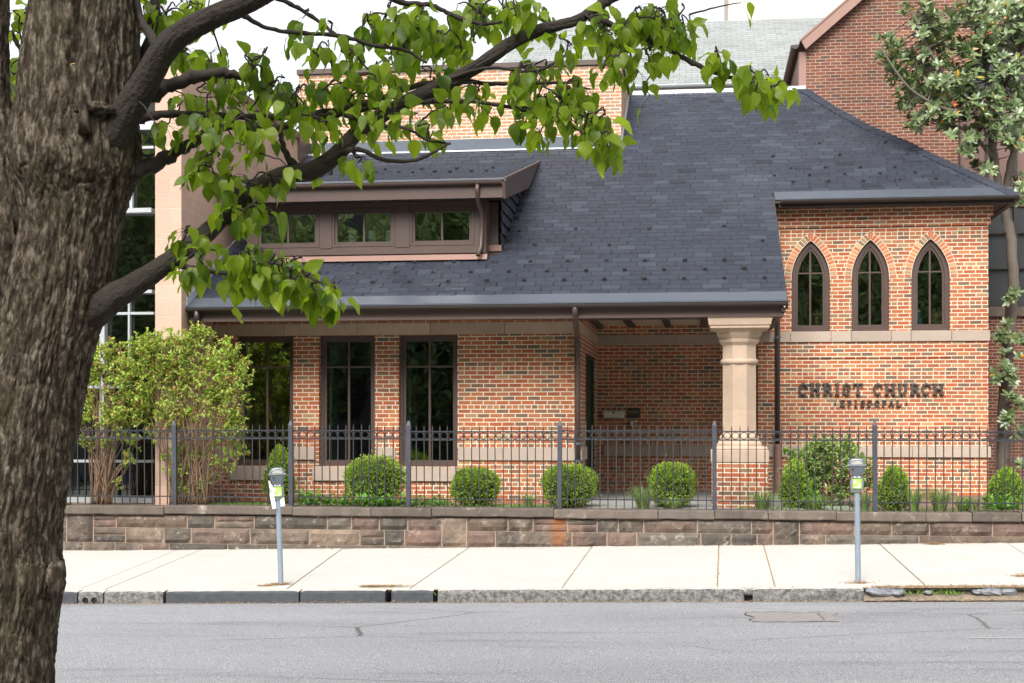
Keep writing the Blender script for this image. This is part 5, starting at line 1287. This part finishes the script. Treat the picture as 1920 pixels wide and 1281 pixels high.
# ------------------------------------------------------------------ clipped boxwoods
def boxwood(px,yt,yb_,wpx,Y,label,shape='ball',n=4600,mat='box',L=.036,group='clipped boxwoods behind the fence'):
    x=PX(px,Y); z0_=-1.28; zt_=PZ(px,yt,Y); rx=wpx/2/2667*DEP(px,Y); h=zt_-z0_
    t=thing('boxwood',(x,Y,z0_),label,'shrub',group)
    sd=r.random()*40
    def surf(u,v):  # u azimuth, v 0..1 height
        if shape=='ball': w=(1-abs(2*v-1.02)**2.6)**.5 if abs(2*v-1.02)<1 else 0
        else: w=min(1,(v/.25)**.5 if v<.25 else 1)*(1-max(0,(v-.2)/.8)**1.9)**.62
        f=w*rx*(1+.16*noise.noise(Vector((math.cos(u)*2.2,math.sin(u)*2.2,v*3+sd))))
        return Vector((x+f*math.cos(u),Y+f*math.sin(u)*.95,z0_+h*v+.02*noise.noise(Vector((u,v*4,sd)))))
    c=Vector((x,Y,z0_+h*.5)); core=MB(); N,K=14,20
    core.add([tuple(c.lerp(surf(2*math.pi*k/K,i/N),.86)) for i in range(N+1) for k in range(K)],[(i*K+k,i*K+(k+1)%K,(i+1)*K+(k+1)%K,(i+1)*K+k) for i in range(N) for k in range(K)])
    m=MB()
    for i in range(n):
        u=r.random()*6.283; v=r.random() if shape!='ball' else (r.random() if r.random()<.75 else r.uniform(.6,1))
        s=surf(u,v); dd=(s-c).normalized(); 
        if noise.noise(s*6+Vector((sd,0,0)))>.34 and r.random()<.75: continue
        p=c.lerp(s,r.uniform(.86,1.03))+dd*abs(r.gauss(0,.008))*(1 if r.random()<.96 else 5)
        l=L*r.uniform(.7,1.3); qleaf(m,p,dd+rvec(r)*.9+Vector((0,0,.35)),rvec(r),l,l*.6,r)
    m.build('foliage',M[mat],t); core.build('inner_core',M['core'],t,True)  # core is one solid dark shape behind the leaves
for a in [(524,838,945,56,21.5,'tall narrow clipped boxwood behind the left parking meter','cone',3600),
          (702,857,946,108,21.1,'widest round clipped boxwood between the second and third tall window'),
          (891,880,952,88,21.0,'small round clipped boxwood in front of the brick wall right of the tall windows'),
          (1067,874,952,99,21.1,'round clipped boxwood below the downspout at the corner of the porch'),
          (1260,870,950,84,21.15,'round clipped boxwood standing alone in front of the open porch'),
          (1490,864,955,56,21.3,'loose pale cone of boxwood just right of the porch column','cone',2600),
          (1677,877,960,62,21.0,'dense small conical boxwood right of the second parking meter','cone',3200),
          (1886,878,958,66,21.6,'pale conical boxwood at the right edge beside the wing corner','cone',3000)]:
    boxwood(*a)
# ------------------------------------------------------------------ loose bush
def loose(name,label,cat,cl,Y,dy,mat,base,stems,L,dens,z0_=-1.28,rich=.9,stemr=.008,smat='stem'):
    t=thing(name,(PX(base[0][0],Y),Y,z0_),label,cat); m=MB(); s=MB()
    for cx_,cy_,rr in cl:
        n=int(rr*rr*dens*1.75)
        c=P(cx_,cy_,Y+r.uniform(-dy,dy)); R_=rr/2667*DEP(cx_,Y)
        # sprays: short shoots that carry the leaves
        k=max(2,n//9)
        for j in range(k):
            st_=c+rvec(r)*R_*r.random()**.5*.85; sd=(st_-c)*.6+Vector((r.uniform(-.3,.3),r.uniform(-.3,.3),r.uniform(.1,1)))*.1
            sd.normalize(); ln=R_*r.uniform(.35,.6)
            s.tube([st_,st_+sd*ln],.0022,4,False)
            for q in range(9):
                p=st_+sd*ln*(q/8); p.y=min(p.y,base[0][2] if len(base[0])>2 else 99)
                l=L*r.uniform(.7,1.2); qleaf(m,p,sd*.6+rvec(r),Vector((r.uniform(-.5,.5),r.uniform(-.8,.2),1)),l,l*.55,r)
        b=r.choice(base); b0_=P(b[0],b[1],Y+r.uniform(-.08,.08)); b0_.z=z0_
        for q in range(stems):
            bb=b0_+Vector((r.uniform(-.12,.12),r.uniform(-.08,.08),0)); m1=bb.lerp(c,.35)+Vector((r.uniform(-.05,.05),0,.12)); m2=bb.lerp(c,.7)+rvec(r)*.05
            cv=curve([tuple(bb)+(stemr*r.uniform(.7,1.5),),tuple(m1)+(stemr*.8,),tuple(m2)+(stemr*.55,),tuple(c+rvec(r)*R_*.4)+(.003,)],5)
            s.tube([Vector(q_[:3]) for q_ in cv],[q_[3] for q_ in cv],6)
    m.build('foliage',M[mat],t); s.build('stems',M[smat],t,True)
loose('garden_bush','broad loose green bush between the porch column and the second parking meter','shrub',[(1500,880,30),(1530,860,34),(1570,855,34),(1605,880,30),(1545,900,34),(1590,915,30),(1510,915,28),(1620,910,18),(1560,935,24),(1540,838,20),(1590,838,18),(1480,850,14)],21.9,.25,'bush',[(1550,950)],2,.06,.42)
my=[(170,668,26),(180,715,30),(163,765,24),(212,690,34),(252,700,38),(240,748,34),(285,655,32),(300,705,38),(335,665,34),(352,715,38),(372,645,34),(400,695,38),(432,675,32),(440,738,32),(455,705,20),(275,765,32),(322,772,28),(388,755,26),(430,795,30),(442,845,22),(150,790,22),(232,795,32),(282,815,18),(330,800,20),(345,640,20),(200,655,18),(300,640,18),(255,650,18),(360,780,18),(205,780,26),(412,745,26),(270,632,9),(392,628,10),(225,650,9),(362,622,8),(425,640,10),(180,640,9),(318,622,8)]
loose('crape_myrtle','left clump of the tall yellow green hedge with reddish tips, rooted behind the trunk','shrub',[c for c in my if c[0]<262]+[(240,862,13),(222,905,10),(165,830,16),(200,835,14),(250,830,14)],20.57,.08,'myrtle',[(185,945,20.74),(195,945,20.74)],4,.060,.34)
loose('crape_myrtle','right clump of the tall yellow green hedge with reddish tips, beside the first tall window','shrub',[c for c in my if c[0]>=262]+[(345,880,24),(312,868,14),(350,925,18),(432,880,12),(385,915,12),(330,845,12),(400,820,20),(370,850,18),(410,870,16),(345,820,14),(440,810,18),(395,900,14)],20.58,.09,'myrtle',[(340,945,20.76),(375,945,20.76),(330,945,20.76)],3,.060,.34)
bpy.data.objects['crape_myrtle']['group']='crape myrtles behind the fence'; bpy.data.objects['crape_myrtle.001']['group']='crape myrtles behind the fence'
# ------------------------------------------------------------------ low plants
def strap(px,py,wpx,hpx,label,n=110,Y=20.75,mat='strap'):
    m=MB(); x=PX(px,Y); z0_=-1.28; R_=wpx/2/2667*DEP(px,Y); h=hpx/2667*DEP(px,Y)
    for i in range(n):
        a=r.random()*6.283; b=Vector((x+R_*.35*r.random()*math.cos(a),Y+R_*.3*r.random()*math.sin(a),z0_)); ln=h*r.uniform(.7,1.25); o_=Vector((math.cos(a),math.sin(a)*.7,0))*R_*r.uniform(.3,1.1); w=.006; s=Vector((-math.sin(a),math.cos(a),0))*w
        p=[b,b+o_*.35+Vector((0,0,ln*.65)),b+o_*.8+Vector((0,0,ln*.9)),b+o_*1.25+Vector((0,0,ln*.62))]
        i0=len(m.v); m.v+=[tuple(q) for k_,c_ in enumerate(p) for q in ((c_-s*(1-k_*.28)),(c_+s*(1-k_*.28)))]
        m.f+=[(i0,i0+1,i0+3,i0+2),(i0+2,i0+3,i0+5,i0+4),(i0+4,i0+5,i0+7,i0+6)]
    o=m.build('lilyturf',M[mat],None); tag(o,label,'plant','strap leaved tufts along the coping')
for a in [(992,945,40,26,'small grassy tuft between the two round boxwoods right of the tall windows',70),
          (1205,940,62,40,'lush grassy tuft left of the boxwood in front of the porch',160),
          (1262,948,60,22,'low grassy tuft at the foot of the boxwood in front of the porch',90),
          (1430,948,70,34,'grassy tuft below the right side of the porch column pedestal',150),
          (1530,950,70,26,'grassy tuft in front of the loose green bush',120),
          (1622,950,40,34,'straw tinged grassy tuft just left of the second meter fence post',80),
          (1712,948,52,40,'grassy tuft beside the dense conical boxwood',120),
          (1762,946,66,42,'half straw coloured tuft with a green top below the end of the lettering',150),
          (1806,948,50,24,'low straw coloured tuft left of the flagstone strip',80),
          (1830,925,24,26,'tiny upright green tuft against the foot of the wing wall',40)]:
    strap(*a)
def herbs(name,label,x0,x1,n,h,Y=20.7,L=.07,mat='herb',cat='plant'):
    m=MB()
    for i in range(n):
        px=r.uniform(x0,x1); yy=Y+r.uniform(-.2,.3); b=Vector((PX(px,yy),yy,-1.28)); hh=h*r.uniform(.3,1)
        top=b+Vector((r.uniform(-.04,.04),r.uniform(-.04,.04),hh))
        for q in range(6):
            l=L*r.uniform(.6,1.2); bigleaf(m,b.lerp(top,.3+.7*q/5),Vector((r.uniform(-1,1),r.uniform(-1,1),r.uniform(.1,.9))),Vector((0,0,1)),l,l*.5,r,.5,[(0,0),(.3,.45),(.65,.38),(1,0)])
    o=m.build(name,M[mat],None); tag(o,label,cat)
herbs('hosta_plant','leafy light green perennials filling the bed between the left meter and the widest boxwood',556,650,70,.22,L=.10)
herbs('hosta_plant','broad leaved green perennials in front of the widest round boxwood',655,765,60,.17,20.6,L=.12)
herbs('hosta_plant','low leafy perennials between the third fence post and the small boxwood below the windows',768,850,60,.17,L=.08)
herbs('hosta_plant','pale leafy plant standing up beside the loose green bush behind the right meter',1500,1535,14,.34,21.0,L=.12)
herbs('hosta_plant','low light green plant in front of the flagstone strip near the wing corner',1795,1825,12,.22,20.8,L=.09)
herbs('hosta_plant','bright leafy plant at the foot of the boxwood at the right edge',1845,1915,40,.22,20.7,L=.10)
m=MB()
for i in range(2600):
    px=r.choice((r.uniform(345,500),r.uniform(550,1040),r.uniform(860,1040),r.uniform(1380,1900))); yy=r.uniform(20.4,21.3); b=Vector((PX(px,yy),yy,-1.28)); l=r.uniform(.02,.05)
    qleaf(m,b,Vector((r.uniform(-.6,.6),r.uniform(-.6,.6),1)),rvec(r),l,l*.45,r)
tag(m.build('ground_cover',M['herb'],None),'small weeds and seedlings covering the garden soil','ground cover',kind='stuff')
# dry litter along kerb and wall
m=MB()
def litter(px,Y,spx,sY,n):
    for i in range(n):
        x=PX(px+r.gauss(0,spx),Y); y=Y+r.gauss(0,sY); z=(S(x,y) if y>15.86 else (S(x,YK)-.14 if y<YK-.01 else S(x,YK)))+.004+abs(r.gauss(0,.008))
        l=r.uniform(.012,.035); qleaf(m,Vector((x,y,z)),Vector((r.uniform(-1,1),r.uniform(-1,1),r.uniform(-.1,.3))),Vector((0,0,1)),l,l*.4,r)
litter(525,16.2,9,.03,420); litter(500,16.08,8,.02,120); litter(720,15.98,22,.03,500); litter(690,15.98,10,.02,160); litter(1609,16.1,14,.03,160); litter(1915,16.6,10,.06,200)
litter(1752,20.02,9,.03,350); 
for px in range(120,1900,36): litter(px,15.64,22,.022,26)
for px in range(540,1900,40): litter(px,20.06,24,.025,22)
for px in range(1650,1920,20): litter(px,15.75,14,.04,90)
for (a0,a1) in J[6:12]:
    for i in range(90):
        t_=r.random(); x=a1+(a0-a1)*t_+r.gauss(0,.01); y=15.9+(YR-15.9)*t_; l=r.uniform(.01,.022); qleaf(m,Vector((x,y,S(x,y)+.002)),Vector((r.uniform(-1,1),r.uniform(-1,1),.1)),Vector((0,0,1)),l,l*.5,r)
tag(m.build('leaf_litter',M['litter'],None,loc=(0,0,-1.9)),'dry tan blossom and leaf litter lying along kerb, joints and wall','litter',kind='stuff')
m=MB()
for px,n in ((1745,26),(1790,16),(1715,12),(1605,5),(810,4)):
    for i in range(n):
        x=PX(px+r.gauss(0,12),15.8); l=r.uniform(.03,.08); qleaf(m,Vector((x,15.78+r.uniform(-.06,.06),S(x,YK)-.08)),Vector((r.uniform(-.8,.8),r.uniform(-.8,.8),.8)),rvec(r),l,l*.35,r)
tag(m.build('weeds',M['herb'],None),'small green weeds growing in the broken kerb strip','weeds',kind='stuff')
# ------------------------------------------------------------------ magnolia
YMg=27.6; mx=PX(1890,YMg)
mg=thing('magnolia_tree',(mx,YMg,GZ),'magnolia with glossy grey green leaves against the old brick gable at the right','tree')
def mp(px,py,dy=0): return P(px,py,YMg+dy)
mb=MB()
MBr=[[(1882,945,13,0),(1884,760,12,0),(1893,620,11,0),(1900,520,10,0),(1893,430,9,.1),(1880,385,8,.1),(1872,340,7.5,.1),(1862,290,8,0),(1862,230,7,0),(1855,180,6,0),(1845,90,4,0),(1835,20,3,0)],
 [(1893,440,10,.1),(1885,380,8,.2),(1893,320,7,.3),(1903,270,6,.3),(1915,200,5,.3)],
 [(1866,300,6,0),(1845,275,4,-.2),(1820,250,3,-.3),(1790,235,2,-.4)],
 [(1862,220,6,0),(1830,190,4,-.3),(1780,150,3,-.6),(1740,90,2.5,-.7),(1715,30,2,-.7)],
 [(1862,240,5,0),(1820,215,3.5,-.5),(1760,200,2.6,-.8),(1700,160,2,-1),(1655,95,1.5,-1)],
 [(1850,130,4,0),(1870,70,3,.3),(1880,10,2,.3)],[(1858,200,4,0),(1890,150,3,-.3),(1912,100,2,-.4)]]
mps=[]
for br in MBr:
    path=[tuple(mp(a,b,d))+(w_/2667*27,) for a,b,w_,d in br]; cv=curve(path,6)
    mb.tube([Vector(c[:3])+rvec(r)*c[3]*.15 for c in cv],[c[3] for c in cv],12); mps+=[Vector(c[:3]) for c in cv]
mb.build('trunk',M['magbark'],mg,True)
MC=[(1720,20,28),(1760,45,34),(1815,25,38),(1870,30,40),(1915,30,35),(1675,85,20),(1655,75,12),(1700,115,24),(1740,100,22),(1770,95,30),(1830,95,34),(1890,100,38),(1665,110,18),(1690,150,20),(1730,150,26),(1780,150,32),(1835,150,32),(1890,160,36),(1690,185,20),(1735,195,26),(1780,200,28),(1840,205,30),(1890,220,32),(1720,220,22),(1760,225,26),(1800,235,26),(1850,245,26),(1905,260,24),(1815,275,18),(1850,320,14),(1915,350,22),(1910,390,14),(1900,560,14),(1886,620,13),(1902,655,16),(1884,695,13),(1905,705,16),(1898,745,14),(1915,770,14),(1880,640,10),(1875,700,12),(1912,640,12),(1905,820,13),(1918,860,14),(1895,790,11),(1830,300,12),(1700,210,14),(1675,130,18),(1715,160,20),(1755,170,24),(1745,60,24),(1805,160,24),(1860,60,26),(1925,60,30),(1925,130,30),(1925,180,26)]
fl=MB(); tws=MB()
hwm=[(0,0),(.2,.32),(.5,.5),(.8,.36),(1,0)]
cen=Vector(mp(1880,200))
for cx_,cy_,rr in MC:
    big=cy_>500; n=max(3,int(rr*rr*.026)) if not big else 3
    for j in range(n):
        a=r.random()*6.283; q=math.sqrt(r.random())
        c=mp(cx_+rr*q*math.cos(a)*(1.2 if big else 1),cy_+rr*q*math.sin(a)*(1.2 if big else 1),r.uniform(-.9,.5) if not big else -.4)
        near=min(mps,key=lambda v:(v-c).length_squared); ax=(c-near).normalized()*.6+Vector((0,-.45,.55))+rvec(r)*.45; ax.normalize()
        if r.random()<.75: tws.tube([near,near.lerp(c,.5)+rvec(r)*.06,c],[.012,.009,.005],5,False)
        K=r.choice((7,8,9,10)); s1=ax.orthogonal().normalized(); s2=ax.cross(s1); ph=r.random()*6
        for k_ in range(K):
            w=ph+k_*2.4; sp_=r.uniform(.5,1.15); d=(s1*math.cos(w)+s2*math.sin(w))*sp_+ax*(1.1-.75*sp_+.2*r.random())
            L=r.uniform(.12,.19); bigleaf(fl,c-ax*.02*k_/K,d,ax+rvec(r)*.15,L,L*r.uniform(.32,.42),r,.35,hwm,.02)
fl.build('crown',M['mag'],mg,True); tws.build('twigs',M['magbark'],mg,True)
# ------------------------------------------------------------------ street trees on the near side (seen in the window glass)
cr=MB(); r2=random.Random(5)
for i in range(15000):
    while True:
        v=rvec(r2)*(r2.random()**.4)
        if noise.noise(v*2.2)>-.38: break
    p=Vector((v.x*4.2,v.y*2.6,v.z*7.2+7.6)); l=r2.uniform(.2,.36); qleaf(cr,p,rvec(r2)+Vector((0,0,-.5)),rvec(r2),l,l*.7,r2)
tk=MB(); tk.tube([(0,0,0),(0,0,2.5),(.1,0,6)],[.22,.18,.1],12)
src=None; base=[]
for i,(x,y) in enumerate(((-23,-15),(-17.5,-13),(-12,-15.5),(-6.5,-13.5),(-1,-15.5),(4.5,-13),(10,-15),(15.5,-13.5),(-9,-21),(7,-21))):
    if src is None:
        src=thing('street_tree',(x,y,-2.),'leafy green street tree seen only as a reflection in the window glass','tree','street trees reflected in the windows')
        ORG[src.name]=Vector((0,0,0)); base=[cr.build('crown',M['treeback'],src),tk.build('trunk',M['twig'],src,True)]
    else:
        o=src.copy(); C.objects.link(o); o.location=(x,y,-2.); s_=r2.uniform(.9,1.15); o.scale=(s_,s_,s_*r2.uniform(.9,1.1)); o.rotation_euler=(0,0,r2.random()*6)
        for b in base: c=b.copy(); C.objects.link(c); c.parent=o
t=thing('added_row_house',(0,-24,-2.7),'long grey row of houses added behind the camera to block low sky, seen only reflected in the glass','building')  # added out of view, tall enough to cut low sky and darken the porch
mb=MB(); mb.box(-60,60,-34,-24,-2.7,19.5); mb.build('wall',simple('grey_render',(.15,.155,.16),.9,0,.2,.5),t)
mb=MB(); mb.box(-60,60,-24.3,-24.01,19.3,19.8); mb.build('cornice',M['bronzed'],t)
for i in range(16):
    for k in range(4): mb=MB(); mb.box(-38+i*5,-36.7+i*5,-24.0,-23.95,.2+k*4,2.3+k*4); mb.build('window',M['stained'],t)
# ------------------------------------------------------------------ sky, sun, camera
EL,AZ=R(45),R(188)
w=bpy.data.worlds.new('World'); bpy.context.scene.world=w; w.use_nodes=True; nt=w.node_tree; nt.nodes.clear()
sk=nt.nodes.new('ShaderNodeTexSky'); sk.sky_type='NISHITA'; sk.sun_disc=False; sk.sun_elevation=EL; sk.sun_rotation=AZ; sk.dust_density=4; sk.air_density=1.2; sk.ozone_density=1
hs=nt.nodes.new('ShaderNodeHueSaturation'); hs.inputs['Saturation'].default_value=.16; hs.inputs['Value'].default_value=1.0
bg=nt.nodes.new('ShaderNodeBackground'); bg.inputs[1].default_value=.13; ow=nt.nodes.new('ShaderNodeOutputWorld')
tcn=nt.nodes.new('ShaderNodeTexCoord'); sx=nt.nodes.new('ShaderNodeSeparateXYZ'); nt.links.new(tcn.outputs['Generated'],sx.inputs[0])
mr=nt.nodes.new('ShaderNodeMapRange'); mr.inputs[1].default_value=0; mr.inputs[2].default_value=1; mr.inputs[3].default_value=1.25; mr.inputs[4].default_value=1.35; nt.links.new(sx.outputs[2],mr.inputs[0])
mm_=nt.nodes.new('ShaderNodeMix'); mm_.data_type='RGBA'; mm_.blend_type='MULTIPLY'; mm_.inputs[0].default_value=1.; nt.links.new(hs.outputs[0],mm_.inputs[6]); nt.links.new(mr.outputs[0],mm_.inputs[7])
nt.links.new(sk.outputs[0],hs.inputs['Color']); nt.links.new(mm_.outputs[2],bg.inputs[0]); nt.links.new(bg.outputs[0],ow.inputs[0])
sl=bpy.data.lights.new('sun','SUN'); sl.energy=2.1; sl.angle=R(34); sl.color=(1,.965,.91); so=bpy.data.objects.new('sun',sl); C.objects.link(so)
dr=Vector((math.sin(AZ)*math.cos(EL),math.cos(AZ)*math.cos(EL),math.sin(EL))); so.rotation_euler=dr.to_track_quat('Z','Y').to_euler(); so.location=dr*60
cd=bpy.data.cameras.new('camera'); co=bpy.data.objects.new('camera',cd); C.objects.link(co); co.location=(0,0,0)
cd.sensor_width=36; cd.lens=F/1920*36; cd.shift_y=(HZ-640.5)/1920; cd.clip_start=.05; cd.clip_end=1500
co.rotation_euler=(R(90),0,TH)
sc=bpy.context.scene; sc.camera=co
sc.view_settings.view_transform='Standard'; sc.view_settings.look='None'; sc.view_settings.gamma=1; sc.view_settings.exposure=.8
sc.cycles.max_bounces=8; sc.cycles.transparent_max_bounces=12; sc.cycles.sample_clamp_indirect=6
